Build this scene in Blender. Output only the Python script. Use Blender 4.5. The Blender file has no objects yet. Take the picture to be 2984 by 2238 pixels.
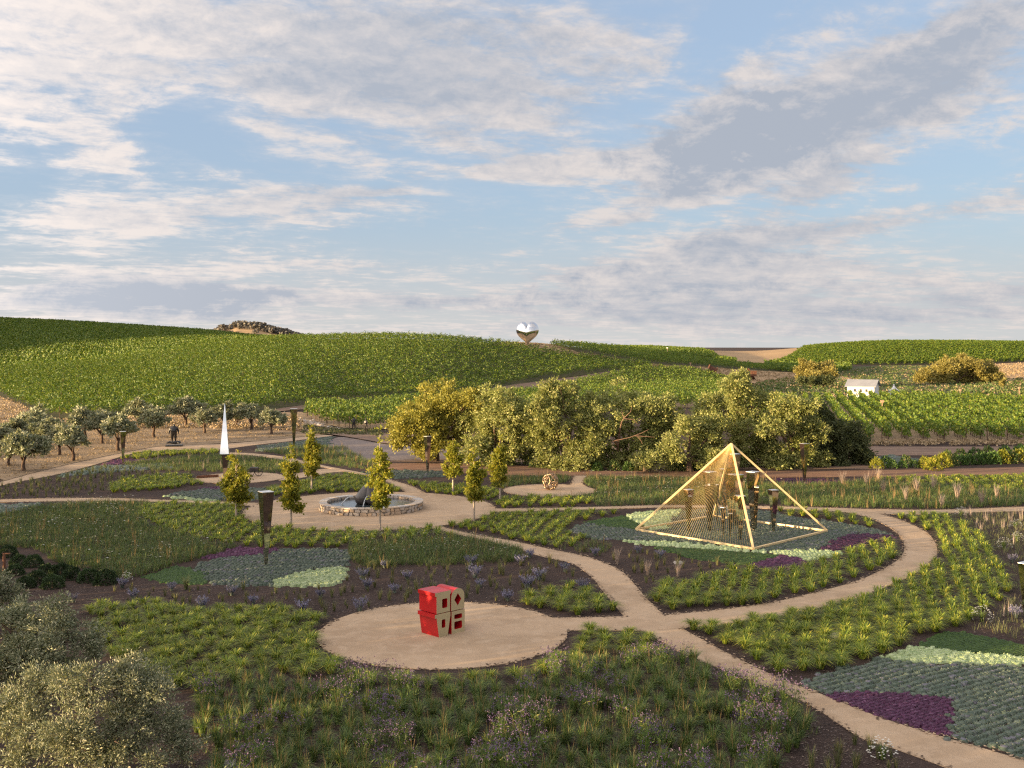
import bpy, math, random
import numpy as np
from mathutils import Vector, Matrix
from mathutils.geometry import tessellate_polygon

random.seed(7)
R = np.random.default_rng(7)
sc = bpy.context.scene

# ------------------------------------------------------------------ camera
CAM_H, F, CX, HY = 12.0, 3150.0, 1492.0, 1000.0     # eye height (m) and image pixel constants: focal length, centre column, horizon row
cam_d = bpy.data.cameras.new("camera")
cam_d.sensor_width = 36.0
cam_d.lens = 36.0 * F / 2984.0
cam_d.shift_y = -(1119.0 - HY) / 2984.0
cam_d.clip_start, cam_d.clip_end = 0.5, 9000.0
cam = bpy.data.objects.new("camera", cam_d)
cam.location = (0, 0, CAM_H)
cam.rotation_euler = (math.radians(90), 0, 0)
sc.collection.objects.link(cam)
sc.camera = cam

# ------------------------------------------------------------------ sun, sky, exposure
SUN_EL = math.radians(5.0)
TRAVEL = Vector((0.91, 0.41, 0)).normalized()       # horizontal way the light travels
sun_d = bpy.data.lights.new("sun", 'SUN')
sun_d.energy = 5.0
sun_d.angle = math.radians(0.5)
sun_d.color = (1.0, 0.72, 0.38)
sun = bpy.data.objects.new("sun", sun_d)
sun.rotation_euler = Vector((TRAVEL.x * math.cos(SUN_EL), TRAVEL.y * math.cos(SUN_EL), -math.sin(SUN_EL))).to_track_quat('-Z', 'Y').to_euler()
sc.collection.objects.link(sun)

world = bpy.data.worlds.new("World")
sc.world = world
world.use_nodes = True
world.cycles.sampling_method = 'MANUAL'
world.cycles.sample_map_resolution = 512
WT = world.node_tree
WT.nodes.clear()


class NB:
    """little helper that wires math nodes"""
    def __init__(self, tree):
        self.t = tree

    def node(self, typ, **kw):
        n = self.t.nodes.new(typ)
        for k, v in kw.items():
            setattr(n, k, v)
        return n

    def put(self, sock, v):
        if v is None:
            return
        if isinstance(v, bpy.types.NodeSocket):
            self.t.links.new(v, sock)
        else:
            sock.default_value = v

    def m(self, op, a, b=None, c=None, clamp=False):
        n = self.node('ShaderNodeMath', operation=op, use_clamp=clamp)
        for s, v in zip(n.inputs, (a, b, c)):
            self.put(s, v)
        return n.outputs[0]

    def smooth(self, x, lo, hi):
        n = self.node('ShaderNodeMapRange', interpolation_type='SMOOTHSTEP')
        self.put(n.inputs[0], x)
        n.inputs[1].default_value, n.inputs[2].default_value = lo, hi
        return n.outputs[0]

    def mix(self, f, a, b, blend='MIX'):
        n = self.node('ShaderNodeMix', data_type='RGBA', blend_type=blend)
        self.put(n.inputs[0], f)
        for i, v in ((6, a), (7, b)):
            if isinstance(v, tuple) and len(v) == 3:
                v = v + (1.0,)
            self.put(n.inputs[i], v)
        return n.outputs[2]

    def noise(self, vec, scale, detail=6.0, rough=0.55, dist=0.0):
        n = self.node('ShaderNodeTexNoise')
        self.put(n.inputs['Vector'], vec)
        n.inputs['Scale'].default_value = scale
        n.inputs['Detail'].default_value = detail
        n.inputs['Roughness'].default_value = rough
        n.inputs['Distortion'].default_value = dist
        return n.outputs['Fac']

    def xyz(self, x, y, z=0.0):
        n = self.node('ShaderNodeCombineXYZ')
        for s, v in zip(n.inputs, (x, y, z)):
            self.put(s, v)
        return n.outputs[0]


SKY_STRENGTH = 0.10
w = NB(WT)
sky = w.node('ShaderNodeTexSky', sky_type='NISHITA')
sky.sun_disc = False
sky.sun_elevation = SUN_EL
sky.sun_rotation = math.atan2(-TRAVEL.x, -TRAVEL.y)
sky.altitude = 50.0
sky.air_density = 1.0
sky.dust_density = 1.0
sky.ozone_density = 2.0
tc = w.node('ShaderNodeTexCoord')
sep = w.node('ShaderNodeSeparateXYZ')
WT.links.new(tc.outputs['Generated'], sep.inputs[0])
dx, dy, dz = sep.outputs
zc = w.m('MAXIMUM', dz, 0.0)
az = w.m('ARCTAN2', dx, dy)
el = w.m('ARCSINE', zc)
zp = w.m('ADD', zc, 0.09)
qx, qy = w.m('DIVIDE', dx, zp), w.m('DIVIDE', dy, zp)      # a flat cloud deck seen in perspective
ca, sa = math.cos(math.radians(24)), math.sin(math.radians(24))
rx = w.m('ADD', w.m('MULTIPLY', qx, ca), w.m('MULTIPLY', qy, sa))
ry = w.m('SUBTRACT', w.m('MULTIPLY', qy, ca), w.m('MULTIPLY', qx, sa))
big = w.noise(w.xyz(w.m('MULTIPLY', rx, 0.60), ry, 0.0), 0.95, 5.0, 0.55, 0.3)
fine = w.noise(w.xyz(w.m('MULTIPLY', rx, 0.75), ry, 3.7), 3.2, 8.0, 0.62, 0.35)
puff = w.noise(w.xyz(w.m('MULTIPLY', rx, 0.85), ry, 7.1), 8.5, 8.0, 0.64, 0.25)
fluff = w.noise(w.xyz(az, w.m('MULTIPLY', el, 1.7), 1.3), 22.0, 9.0, 0.66, 0.25)


def bank(px, py, rw, rh, rot, amp, soft=0.42):
    """a cloud bank (or, with a negative amp, a blue gap) that hangs in one place of the sky"""
    a0, e0 = math.atan((px - CX) / F), math.atan((HY - py) / F)
    c, s = math.cos(math.radians(rot)), math.sin(math.radians(rot))
    wob = w.m('MULTIPLY', w.m('SUBTRACT', fluff, 0.5), soft)
    da, de = w.m('SUBTRACT', az, a0), w.m('SUBTRACT', el, e0)
    u = w.m('MULTIPLY', w.m('ADD', w.m('MULTIPLY', da, c), w.m('MULTIPLY', de, s)), F / rw)
    v = w.m('MULTIPLY', w.m('SUBTRACT', w.m('MULTIPLY', de, c), w.m('MULTIPLY', da, s)), F / rh)
    d = w.m('SQRT', w.m('ADD', w.m('MULTIPLY', u, u), w.m('MULTIPLY', v, v)))
    d = w.m('ADD', d, w.m('MULTIPLY', wob, 4.0))
    return w.m('MULTIPLY', w.smooth(d, 1.45, 0.20), amp * (0.88 if amp > 0 else 1.0))


def c0(n, k):
    return w.m('MULTIPLY', w.m('SUBTRACT', n, 0.5), k)


cover = w.m('ADD', 0.495, w.m('ADD', w.m('ADD', c0(big, 0.75), c0(fine, 0.62)), w.m('ADD', c0(puff, 0.42), c0(fluff, 0.40))))
shade = None
BANKS = [  # px, py, half width, half height, tilt, cover, greyness
    (1250, 190, 760, 260, -6, 0.24, 0.62), (200, 240, 480, 330, -18, 0.16, -0.15), (2600, 290, 760, 130, 21, 0.30, 0.60),
    (2080, 380, 260, 130, 12, 0.20, 0.55), (860, 600, 400, 62, 4, 0.24, 0.45), (2250, 710, 620, 48, 8, 0.26, 0.50),
    (2000, 815, 640, 46, 5, 0.24, 0.10), (480, 860, 330, 62, -2, 0.25, 0.55), (1560, 490, 200, 42, 9, 0.20, -0.40),
    (250, 700, 260, 70, 5, 0.18, -0.40), (2400, 560, 340, 60, 20, 0.14, 0.40), (1800, 620, 260, 36, 10, 0.20, -0.2),
    (2300, 900, 900, 70, 0, 0.20, 0.55), (1150, 880, 500, 50, 0, 0.15, 0.3), (300, 900, 500, 60, 0, 0.15, 0.4),
    (560, 400, 170, 150, 30, -0.24, 0.0), (1900, 330, 200, 90, 24, -0.14, 0.0), (1500, 620, 900, 48, 0, -0.12, 0.0),
    (2150, 90, 190, 80, 30, -0.24, 0.0), (2780, 520, 330, 90, 14, -0.20, 0.0), (1250, 720, 320, 60, 0, -0.16, 0.0),
    (2850, 110, 200, 60, 25, 0.10, 0.5), (60, 560, 120, 120, 0, -0.12, 0.0)]
for b in BANKS:
    g = bank(*b[:6])
    cover = w.m('ADD', cover, g)
    if b[6]:
        k = w.m('MULTIPLY', g, b[6] / b[5])
        shade = k if shade is None else w.m('ADD', shade, k)
out_v = w.m('MAXIMUM', w.smooth(el, 0.30, 0.55), w.smooth(w.m('ABSOLUTE', az), 0.46, 0.9))
cover = w.m('ADD', cover, w.m('MULTIPLY', out_v, 0.10))
mask = w.m('ADD', w.m('MULTIPLY', w.smooth(cover, 0.46, 0.66), 0.66), w.m('MULTIPLY', w.smooth(cover, 0.30, 0.70), 0.34))
thick = w.smooth(cover, 0.56, 0.92)
low = w.smooth(el, 0.13, 0.0)                               # towards the horizon everything pales
# undersides are grey: compare the cloud with itself a little higher up in the sky
fluff2 = w.noise(w.xyz(az, w.m('MULTIPLY', w.m('ADD', el, 0.010), 1.7), 1.3), 22.0, 9.0, 0.66, 0.25)
under = w.m('SUBTRACT', fluff2, fluff)
grey = w.m('ADD', w.m('ADD', 0.20, w.m('MULTIPLY', thick, 0.50)), w.m('MULTIPLY', shade, 0.70))
grey = w.m('ADD', grey, w.m('ADD', c0(fine, -1.9), w.m('ADD', c0(puff, -1.5), w.m('MULTIPLY', under, 1.6))))
grey = w.m('MINIMUM', w.m('MAXIMUM', grey, 0.0), 1.0)
EXPOSURE = 1.5
K = 1.0 / SKY_STRENGTH / 2.0 ** EXPOSURE
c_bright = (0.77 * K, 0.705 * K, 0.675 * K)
c_grey = (0.425 * K, 0.462 * K, 0.535 * K)
cloud = w.mix(grey, c_bright, c_grey)
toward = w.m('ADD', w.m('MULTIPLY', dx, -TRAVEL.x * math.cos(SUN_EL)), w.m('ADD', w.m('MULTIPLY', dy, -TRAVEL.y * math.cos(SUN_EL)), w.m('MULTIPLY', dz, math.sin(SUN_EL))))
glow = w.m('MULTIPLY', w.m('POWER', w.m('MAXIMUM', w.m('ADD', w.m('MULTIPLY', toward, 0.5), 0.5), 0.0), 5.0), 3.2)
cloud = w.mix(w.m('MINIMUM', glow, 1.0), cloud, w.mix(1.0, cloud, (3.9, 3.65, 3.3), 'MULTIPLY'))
thin = w.m('ADD', 0.68, w.m('MULTIPLY', low, 0.30))          # a thin high veil pales the blue
veil = w.mix(low, (0.46 * K, 0.575 * K, 0.78 * K), (0.63 * K, 0.645 * K, 0.645 * K))
clear = w.mix(thin, sky.outputs[0], veil)
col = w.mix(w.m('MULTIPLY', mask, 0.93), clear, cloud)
SKY_NODES = (clear, col)
bg = w.node('ShaderNodeBackground')
bg.inputs['Strength'].default_value = SKY_STRENGTH
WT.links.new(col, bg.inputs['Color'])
wo = w.node('ShaderNodeOutputWorld')
WT.links.new(bg.outputs[0], wo.inputs[0])

vs = sc.view_settings
vs.view_transform = 'Standard'
vs.look = 'None'
vs.exposure = EXPOSURE
vs.gamma = 1.0
vs.use_curve_mapping = False
sc.cycles.use_denoising = False
sc.cycles.pixel_filter_type = 'BLACKMAN_HARRIS'
sc.cycles.filter_width = 1.25
sc.cycles.max_bounces = 6
sc.cycles.diffuse_bounces = 3
sc.cycles.glossy_bounces = 3
sc.cycles.transmission_bounces = 4
sc.cycles.sample_clamp_indirect = 6.0

# ------------------------------------------------------------------ helpers
COL = sc.collection


def tag(o, label=None, cat=None, group=None, kind=None):
    for k, v in (('label', label), ('category', cat), ('group', group), ('kind', kind)):
        if v:
            o[k] = v
    return o


def empty(name, loc=(0, 0, 0), rz=0.0):
    o = bpy.data.objects.new(name, None)
    o.empty_display_size = 0.3
    o.location = loc
    o.rotation_euler = (0, 0, rz)
    COL.objects.link(o)
    return o


def link(name, me, parent=None, loc=(0, 0, 0), rz=0.0, scale=None):
    o = bpy.data.objects.new(name, me)
    o.location = loc
    o.rotation_euler = (0, 0, rz)
    if scale is not None:
        o.scale = scale if hasattr(scale, '__len__') else (scale,) * 3
    if parent is not None:
        o.parent = parent
    COL.objects.link(o)
    return o


def copy_tree(o, parent=None):
    c = o.copy()
    COL.objects.link(c)
    if parent is not None:
        c.parent = parent
    for ch in o.children:
        copy_tree(ch, c)
    return c


class Geo:
    """collects vertices and faces, then becomes one mesh"""
    def __init__(self):
        self.v, self.f, self.n, self.mi = [], {}, 0, {}

    def add(self, v, f, mat=0):
        v = np.asarray(v, float).reshape(-1, 3)
        f = np.asarray(f, int)
        if len(f) == 0:
            return
        self.v.append(v)
        self.f.setdefault((f.shape[1], mat), []).append(f + self.n)
        self.n += len(v)

    def mesh(self, name, mats, smooth=False):
        me = bpy.data.meshes.new(name)
        v = np.concatenate(self.v)
        loops, starts, mi, k = [], [], [], 0
        for (n, m), fs in self.f.items():
            fa = np.concatenate(fs)
            loops.append(fa.ravel())
            starts.append(np.arange(len(fa)) * n + k)
            mi.append(np.full(len(fa), m))
            k += fa.size
        loops, starts, mi = np.concatenate(loops), np.concatenate(starts), np.concatenate(mi)
        me.vertices.add(len(v))
        me.vertices.foreach_set('co', v.astype(np.float32).ravel())
        me.loops.add(len(loops))
        me.loops.foreach_set('vertex_index', loops.astype(np.int32))
        me.polygons.add(len(starts))
        me.polygons.foreach_set('loop_start', starts.astype(np.int32))
        me.polygons.foreach_set('material_index', mi.astype(np.int32))
        me.polygons.foreach_set('use_smooth', np.full(len(starts), bool(smooth)))
        for m in (mats if isinstance(mats, (list, tuple)) else [mats]):
            me.materials.append(m)
        me.update(calc_edges=True)
        return me


def unit(a):
    return a / np.maximum(np.linalg.norm(a, axis=-1, keepdims=True), 1e-9)


def rand_dirs(n):
    return unit(R.normal(size=(n, 3)))


def leaf_quads(c, size, along, aspect=0.5, flat=None):
    """diamond shaped leaves: centres, lengths, long axes"""
    n = len(c)
    size = np.broadcast_to(np.asarray(size, float), (n,))[:, None]
    a = unit(along)
    b = unit(np.cross(a, rand_dirs(n) if flat is None else flat))
    nn = np.cross(a, b)
    v = np.stack([c - a * size * .5, c + b * size * aspect * .5 + nn * size * .06, c + a * size * .5,
                  c - b * size * aspect * .5 + nn * size * .06], 1)
    return v.reshape(-1, 3), np.arange(4 * n).reshape(n, 4)


def leaf_tris(c, size, along, aspect=0.5, flat=None):
    """the same as single triangles, for leaves seen from far off"""
    n = len(c)
    size = np.broadcast_to(np.asarray(size, float), (n,))[:, None]
    a = unit(along)
    b = unit(np.cross(a, rand_dirs(n) if flat is None else flat))
    v = np.stack([c - a * size * .45 - b * size * aspect * .5, c - a * size * .45 + b * size * aspect * .5, c + a * size * .55], 1)
    return v.reshape(-1, 3), np.arange(3 * n).reshape(n, 3)


def tube(pts, rad, sides=6, cap=True):
    pts = np.asarray(pts, float)
    rad = np.broadcast_to(np.asarray(rad, float), (len(pts),))
    t = unit(np.gradient(pts, axis=0))
    up = np.array([0.13, 0.21, 1.0]) if abs(t[0, 2]) < 0.85 else np.array([1.0, 0.1, 0.05])
    x = unit(np.cross(t, up))
    y = np.cross(t, x)
    an = np.arange(sides) / sides * 2 * np.pi
    v = pts[:, None] + rad[:, None, None] * (np.cos(an)[None, :, None] * x[:, None] + np.sin(an)[None, :, None] * y[:, None])
    i = np.arange(len(pts) - 1)[:, None] * sides
    j = np.arange(sides)[None]
    k = (j + 1) % sides
    f = np.stack([i + j, i + k, i + sides + k, i + sides + j], -1).reshape(-1, 4)
    return v.reshape(-1, 3), f


def box(g, c, s, rot=0.0, mat=0, taper=1.0, tilt=None):
    """a box of size s centred at c (base at c.z - s.z/2)"""
    x, y, z = s[0] / 2, s[1] / 2, s[2] / 2
    v = np.array([[-x, -y, -z], [x, -y, -z], [x, y, -z], [-x, y, -z],
                  [-x * taper, -y * taper, z], [x * taper, -y * taper, z], [x * taper, y * taper, z], [-x * taper, y * taper, z]])
    if tilt is not None:
        v = v @ np.array(Matrix.Rotation(tilt[0], 3, 'X') @ Matrix.Rotation(tilt[1], 3, 'Y')).T
    cr, sr = math.cos(rot), math.sin(rot)
    v = v @ np.array([[cr, sr, 0], [-sr, cr, 0], [0, 0, 1]]) + np.asarray(c)
    g.add(v, [[3, 2, 1, 0], [4, 5, 6, 7], [0, 1, 5, 4], [1, 2, 6, 5], [2, 3, 7, 6], [3, 0, 4, 7]], mat)


def bar(g, a, b, wdt, hgt=None, mat=0):
    """a square bar from a to b"""
    a, b = np.asarray(a, float), np.asarray(b, float)
    t = unit(b - a)
    up = np.array([0, 0, 1.0]) if abs(t[2]) < 0.95 else np.array([1.0, 0, 0])
    x = unit(np.cross(t, up)) * wdt / 2
    y = np.cross(unit(x), t) * (hgt or wdt) / 2
    v = np.array([a - x - y, a + x - y, a + x + y, a - x + y, b - x - y, b + x - y, b + x + y, b - x + y])
    g.add(v, [[3, 2, 1, 0], [4, 5, 6, 7], [0, 1, 5, 4], [1, 2, 6, 5], [2, 3, 7, 6], [3, 0, 4, 7]], mat)


def smooth_line(p, n=6, closed=False):
    """Catmull-Rom through the points"""
    p = np.asarray(p, float)
    if closed:
        q = np.concatenate([p[-1:], p, p[:2]])
    else:
        q = np.concatenate([2 * p[:1] - p[1:2], p, 2 * p[-1:] - p[-2:-1]])
    out = []
    for i in range(1, len(q) - 2):
        t = np.arange(n)[:, None] / n
        a, b, c, d = q[i - 1], q[i], q[i + 1], q[i + 2]
        out.append(.5 * (2 * b + (c - a) * t + (2 * a - 5 * b + 4 * c - d) * t ** 2 + (3 * b - a - 3 * c + d) * t ** 3))
    if not closed:
        out.append(p[-1:])
    return np.concatenate(out)


def gp(pts):
    """image pixel coordinates -> metres on the level garden floor"""
    p = np.asarray(pts, float).reshape(-1, 2)
    d = CAM_H * F / (p[:, 1] - HY)
    return np.stack([(p[:, 0] - CX) / F * d, d], 1)


def inside(poly, p):
    x, y = p[:, 0], p[:, 1]
    r = np.zeros(len(p), bool)
    q = np.roll(poly, -1, 0)
    for (x0, y0), (x1, y1) in zip(poly, q):
        if y0 == y1:
            continue
        r ^= ((y0 > y) != (y1 > y)) & (x < (x1 - x0) * (y - y0) / (y1 - y0) + x0)
    return r


def sheet(name, poly, z, mat, rim=0.0):
    """a level sheet over a polygon, with a short skirt down to the ground"""
    poly = np.asarray(poly, float)
    tri = tessellate_polygon([[Vector((x, y, 0)) for x, y in poly]])
    n = len(poly)
    g = Geo()
    v = np.concatenate([np.c_[poly, np.full(n, z)], np.c_[poly, np.full(n, -0.05)]])
    tri = np.array(tri)
    a, b, c = poly[tri[:, 0]], poly[tri[:, 1]], poly[tri[:, 2]]
    up = ((b - a)[:, 0] * (c - a)[:, 1] - (b - a)[:, 1] * (c - a)[:, 0]) > 0
    tri[~up] = tri[~up][:, ::-1]
    g.add(v, tri)
    i = np.arange(n)
    g.f.setdefault((4, 0), []).append(np.stack([i, (i + 1) % n, (i + 1) % n + n, i + n], 1))
    return g.mesh(name, mat)


# ------------------------------------------------------------------ materials
def new_mat(name):
    m = bpy.data.materials.new(name)
    m.use_nodes = True
    m.node_tree.nodes.clear()
    b = NB(m.node_tree)
    out = b.node('ShaderNodeOutputMaterial')
    return m, b, out


def principled(b, color, rough=0.8, metal=0.0, spec=0.4, normal=None):
    p = b.node('ShaderNodeBsdfPrincipled')
    b.put(p.inputs['Base Color'], color + (1.0,) if isinstance(color, tuple) and len(color) == 3 else color)
    b.put(p.inputs['Roughness'], rough)
    b.put(p.inputs['Metallic'], metal)
    p.inputs['Specular IOR Level'].default_value = spec
    if normal is not None:
        b.t.links.new(normal, p.inputs['Normal'])
    return p


def bump(b, h, strength=0.4, dist=0.02):
    n = b.node('ShaderNodeBump')
    n.inputs['Strength'].default_value = strength
    n.inputs['Distance'].default_value = dist
    b.t.links.new(h, n.inputs['Height'])
    return n.outputs[0]


def earth_mat(name, ca, cb, cc, s1=0.35, s2=9.0, s3=60.0, bstr=0.5, bd=0.03, stretch=None):
    """ground: three tones mixed by large, middle and grain noise"""
    m, b, out = new_mat(name)
    pos = b.node('ShaderNodeNewGeometry').outputs['Position']
    if stretch:
        mp = b.node('ShaderNodeMapping')
        b.t.links.new(pos, mp.inputs['Vector'])
        mp.inputs['Scale'].default_value = stretch
        pos2 = mp.outputs[0]
    else:
        pos2 = pos
    n1 = b.noise(pos2, s1, 5, 0.6, 0.6)
    n2 = b.noise(pos2, s2, 6, 0.65, 0.4)
    n3 = b.noise(pos, s3, 3, 0.7)
    c = b.mix(b.smooth(n1, 0.35, 0.66), ca, cb)
    c = b.mix(b.m('MULTIPLY', b.smooth(n2, 0.42, 0.72), 0.75), c, cc)
    c = b.mix(b.m('MULTIPLY', b.smooth(n3, 0.30, 0.75), 0.55), c, b.mix(1.0, c, (0.62, 0.60, 0.58), 'MULTIPLY'))
    h = b.m('ADD', b.m('MULTIPLY', n2, 1.0), b.m('MULTIPLY', n3, 0.5))
    p = principled(b, c, 0.92, 0, 0.15, bump(b, h, bstr, bd))
    b.t.links.new(p.outputs[0], out.inputs[0])
    return m


def leaf_mat(name, c0, c1, c2=None, trans=0.35, rough=0.55, spec=0.35, vary=0.25, tip=None):
    """leaves: each leaf its own tone, each plant a little lighter or darker, light comes through"""
    m, b, out = new_mat(name)
    geo = b.node('ShaderNodeNewGeometry')
    oi = b.node('ShaderNodeObjectInfo')
    rnd = geo.outputs['Random Per Island']
    c = b.mix(rnd, c0, c1)
    if c2:
        c = b.mix(b.smooth(b.m('FRACT', b.m('MULTIPLY', rnd, 7.31)), 0.80, 0.97), c, c2)
    k = b.m('ADD', b.m('MULTIPLY', oi.outputs['Random'], 2 * vary), 1.0 - vary)
    kk = b.node('ShaderNodeCombineColor')
    for i in range(3):
        b.t.links.new(k, kk.inputs[i])
    c = b.mix(1.0, c, kk.outputs[0], 'MULTIPLY')
    p = principled(b, c, rough, 0, spec)
    t = b.node('ShaderNodeBsdfTranslucent')
    b.t.links.new(b.mix(1.0, c, (1.25, 1.2, 0.75), 'MULTIPLY'), t.inputs['Color'])
    mx = b.node('ShaderNodeMixShader')
    mx.inputs[0].default_value = trans
    b.t.links.new(p.outputs[0], mx.inputs[1])
    b.t.links.new(t.outputs[0], mx.inputs[2])
    b.t.links.new(mx.outputs[0], out.inputs[0])
    return m


def solid_mat(name, c, rough=0.6, metal=0.0, spec=0.4, nscale=6.0, var=0.18, bstr=0.15, obj_var=0.0):
    m, b, out = new_mat(name)
    co = b.node('ShaderNodeTexCoord').outputs['Object']
    n = b.noise(co, nscale, 6, 0.6, 0.3)
    k = tuple(x * (1 - var) for x in c)
    l = tuple(min(x * (1 + var), 1.0) for x in c)
    cc = b.mix(b.smooth(n, 0.3, 0.7), k, l)
    if obj_var:
        oi = b.node('ShaderNodeObjectInfo')
        cr = b.node('ShaderNodeValToRGB')
        b.t.links.new(oi.outputs['Random'], cr.inputs[0])
        cr.color_ramp.elements[0].color = (1 - obj_var, 1 - obj_var, 1 - obj_var, 1)
        cr.color_ramp.elements[1].color = (1 + obj_var, 1 + obj_var * .9, 1 + obj_var * .7, 1)
        e = cr.color_ramp.elements.new(0.3)
        e.color = (1.15, 0.95, 0.72, 1)
        e = cr.color_ramp.elements.new(0.62)
        e.color = (0.92, 0.93, 0.97, 1)
        cc = b.mix(1.0, cc, cr.outputs[0], 'MULTIPLY')
    r = b.m('ADD', b.m('MULTIPLY', n, 0.14), rough - 0.07)
    p = principled(b, cc, r, metal, spec, bump(b, n, bstr, 0.01) if bstr else None)
    b.t.links.new(p.outputs[0], out.inputs[0])
    return m


M = {}
M['mulch'] = earth_mat('bark_mulch', (0.070, 0.047, 0.039), (0.048, 0.033, 0.028), (0.110, 0.078, 0.064), 0.4, 7.0, 38.0, 0.9, 0.06)
M['gravel'] = earth_mat('decomposed_granite', (0.54, 0.392, 0.258), (0.42, 0.300, 0.195), (0.58, 0.435, 0.300), 0.22, 1.3, 34.0, 0.35, 0.02)
M['drygrass'] = earth_mat('dry_grass', (0.36, 0.255, 0.155), (0.26, 0.190, 0.125), (0.44, 0.325, 0.20), 0.10, 0.8, 5.0, 0.9, 0.15, (0.45, 1.5, 1.0))
M['dirt'] = earth_mat('dirt_track', (0.26, 0.175, 0.125), (0.19, 0.13, 0.10), (0.33, 0.235, 0.17), 0.08, 0.7, 6.0, 0.6, 0.06, (0.25, 1.6, 1.0))
M['redsoil'] = earth_mat('red_soil', (0.27, 0.150, 0.095), (0.19, 0.11, 0.075), (0.34, 0.22, 0.14), 0.12, 0.9, 6.0, 0.7, 0.06, (0.4, 1.4, 1.0))
M['greygravel'] = earth_mat('grey_gravel', (0.24, 0.195, 0.175), (0.20, 0.16, 0.145), (0.31, 0.26, 0.235), 0.15, 1.4, 9.0, 0.5, 0.03)
M['hay'] = earth_mat('mown_field', (0.44, 0.295, 0.16), (0.37, 0.25, 0.14), (0.50, 0.35, 0.20), 0.02, 0.12, 1.2, 0.4, 0.2, (0.6, 1.6, 1.0))
M['shadedsoil'] = earth_mat('vineyard_soil', (0.085, 0.080, 0.035), (0.060, 0.065, 0.028), (0.13, 0.105, 0.055), 0.06, 0.5, 4.0, 0.6, 0.1)  # soil colour darkened to stand for shade under the vines
M['fargrass'] = earth_mat('rough_grass', (0.085, 0.095, 0.045), (0.13, 0.115, 0.055), (0.065, 0.085, 0.04), 0.05, 0.4, 3.0, 0.9, 0.3, (0.4, 1.3, 1.0))

M['sedge'] = leaf_mat('sedge_blades', (0.071, 0.129, 0.016), (0.287, 0.345, 0.039), (0.598, 0.529, 0.086), 0.26, 0.5, 0.4, 0.25)
M['grassblue'] = leaf_mat('upright_grass_blades', (0.046, 0.094, 0.025), (0.144, 0.207, 0.051), (0.345, 0.322, 0.103), 0.28, 0.5, 0.4, 0.28)
M['meadow'] = leaf_mat('meadow_blades', (0.052, 0.098, 0.028), (0.149, 0.201, 0.055), (0.287, 0.230, 0.103), 0.28)
M['tanblade'] = leaf_mat('tan_seed_stalks', (0.26, 0.170, 0.080), (0.37, 0.245, 0.12), (0.24, 0.20, 0.09), 0.4)
M['straw'] = leaf_mat('dry_straw', (0.27, 0.195, 0.115), (0.37, 0.275, 0.165), (0.20, 0.16, 0.085), 0.1)
M['tuft'] = leaf_mat('small_tuft_blades', (0.085, 0.110, 0.045), (0.165, 0.175, 0.075), (0.27, 0.22, 0.10), 0.3)
M['sageleaf'] = leaf_mat('sage_leaves', (0.145, 0.175, 0.140), (0.215, 0.245, 0.205), None, 0.25)
M['sageflower'] = leaf_mat('sage_flowers', (0.155, 0.145, 0.255), (0.240, 0.225, 0.350), (0.32, 0.31, 0.40), 0.3)
M['pinkgrass'] = leaf_mat('pink_grey_plumes', (0.33, 0.26, 0.23), (0.44, 0.35, 0.31), None, 0.4)
M['verbena'] = leaf_mat('purple_flower_heads', (0.105, 0.068, 0.140), (0.165, 0.110, 0.210), (0.25, 0.16, 0.28), 0.2)
M['white'] = leaf_mat('white_petals', (0.72, 0.70, 0.64), (0.82, 0.80, 0.76), None, 0.2, vary=0.05)
M['thyme'] = leaf_mat('grey_green_thyme', (0.085, 0.120, 0.085), (0.150, 0.185, 0.138), (0.195, 0.185, 0.215), 0.15)
M['lawn'] = leaf_mat('low_green_carpet', (0.045, 0.095, 0.020), (0.085, 0.150, 0.030), None, 0.2)
M['sedum'] = leaf_mat('pale_sedum', (0.32, 0.40, 0.20), (0.46, 0.53, 0.31), (0.25, 0.34, 0.15), 0.2)
M['purplecover'] = leaf_mat('purple_thyme_flowers', (0.066, 0.022, 0.050), (0.118, 0.038, 0.092), (0.17, 0.075, 0.14), 0.2)
M['boxleaf'] = leaf_mat('dark_shrub_leaves', (0.022, 0.045, 0.016), (0.050, 0.085, 0.028), (0.075, 0.11, 0.05), 0.2)
M['olive'] = leaf_mat('olive_leaves', (0.100, 0.128, 0.066), (0.305, 0.315, 0.190), (0.52, 0.49, 0.33), 0.18, 0.45, 0.5, 0.12)
M['ginkgo'] = leaf_mat('ginkgo_leaves', (0.150, 0.180, 0.022), (0.290, 0.285, 0.035), (0.42, 0.34, 0.05), 0.42, vary=0.12)
M['willowgold'] = leaf_mat('golden_willow_leaves', (0.200, 0.205, 0.036), (0.340, 0.305, 0.058), None, 0.24, vary=0.05)
M['willow'] = leaf_mat('willow_leaves', (0.145, 0.178, 0.048), (0.310, 0.320, 0.105), (0.46, 0.43, 0.18), 0.25, vary=0.08)
M['oakdark'] = leaf_mat('dark_tree_leaves', (0.060, 0.080, 0.030), (0.125, 0.140, 0.055), None, 0.28, vary=0.05)
M['oakgold'] = leaf_mat('golden_oak_leaves', (0.20, 0.185, 0.050), (0.37, 0.310, 0.090), None, 0.25, vary=0.05)
M['vine'] = leaf_mat('vine_leaves', (0.052, 0.108, 0.012), (0.155, 0.215, 0.022), (0.24, 0.26, 0.035), 0.25, 0.5, 0.4, 0.05)
M['scrub'] = leaf_mat('hazed_oak_leaves', (0.110, 0.100, 0.085), (0.165, 0.145, 0.115), None, 0.1)  # greyed and lightened so distance haze sits in the leaf colour
M['bark'] = solid_mat('brown_bark', (0.105, 0.070, 0.050), 0.9, 0, 0.2, 5.0, 0.35, 0.6)
M['palebark'] = solid_mat('pale_bark', (0.42, 0.34, 0.27), 0.85, 0, 0.2, 8.0, 0.25, 0.3)
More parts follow.
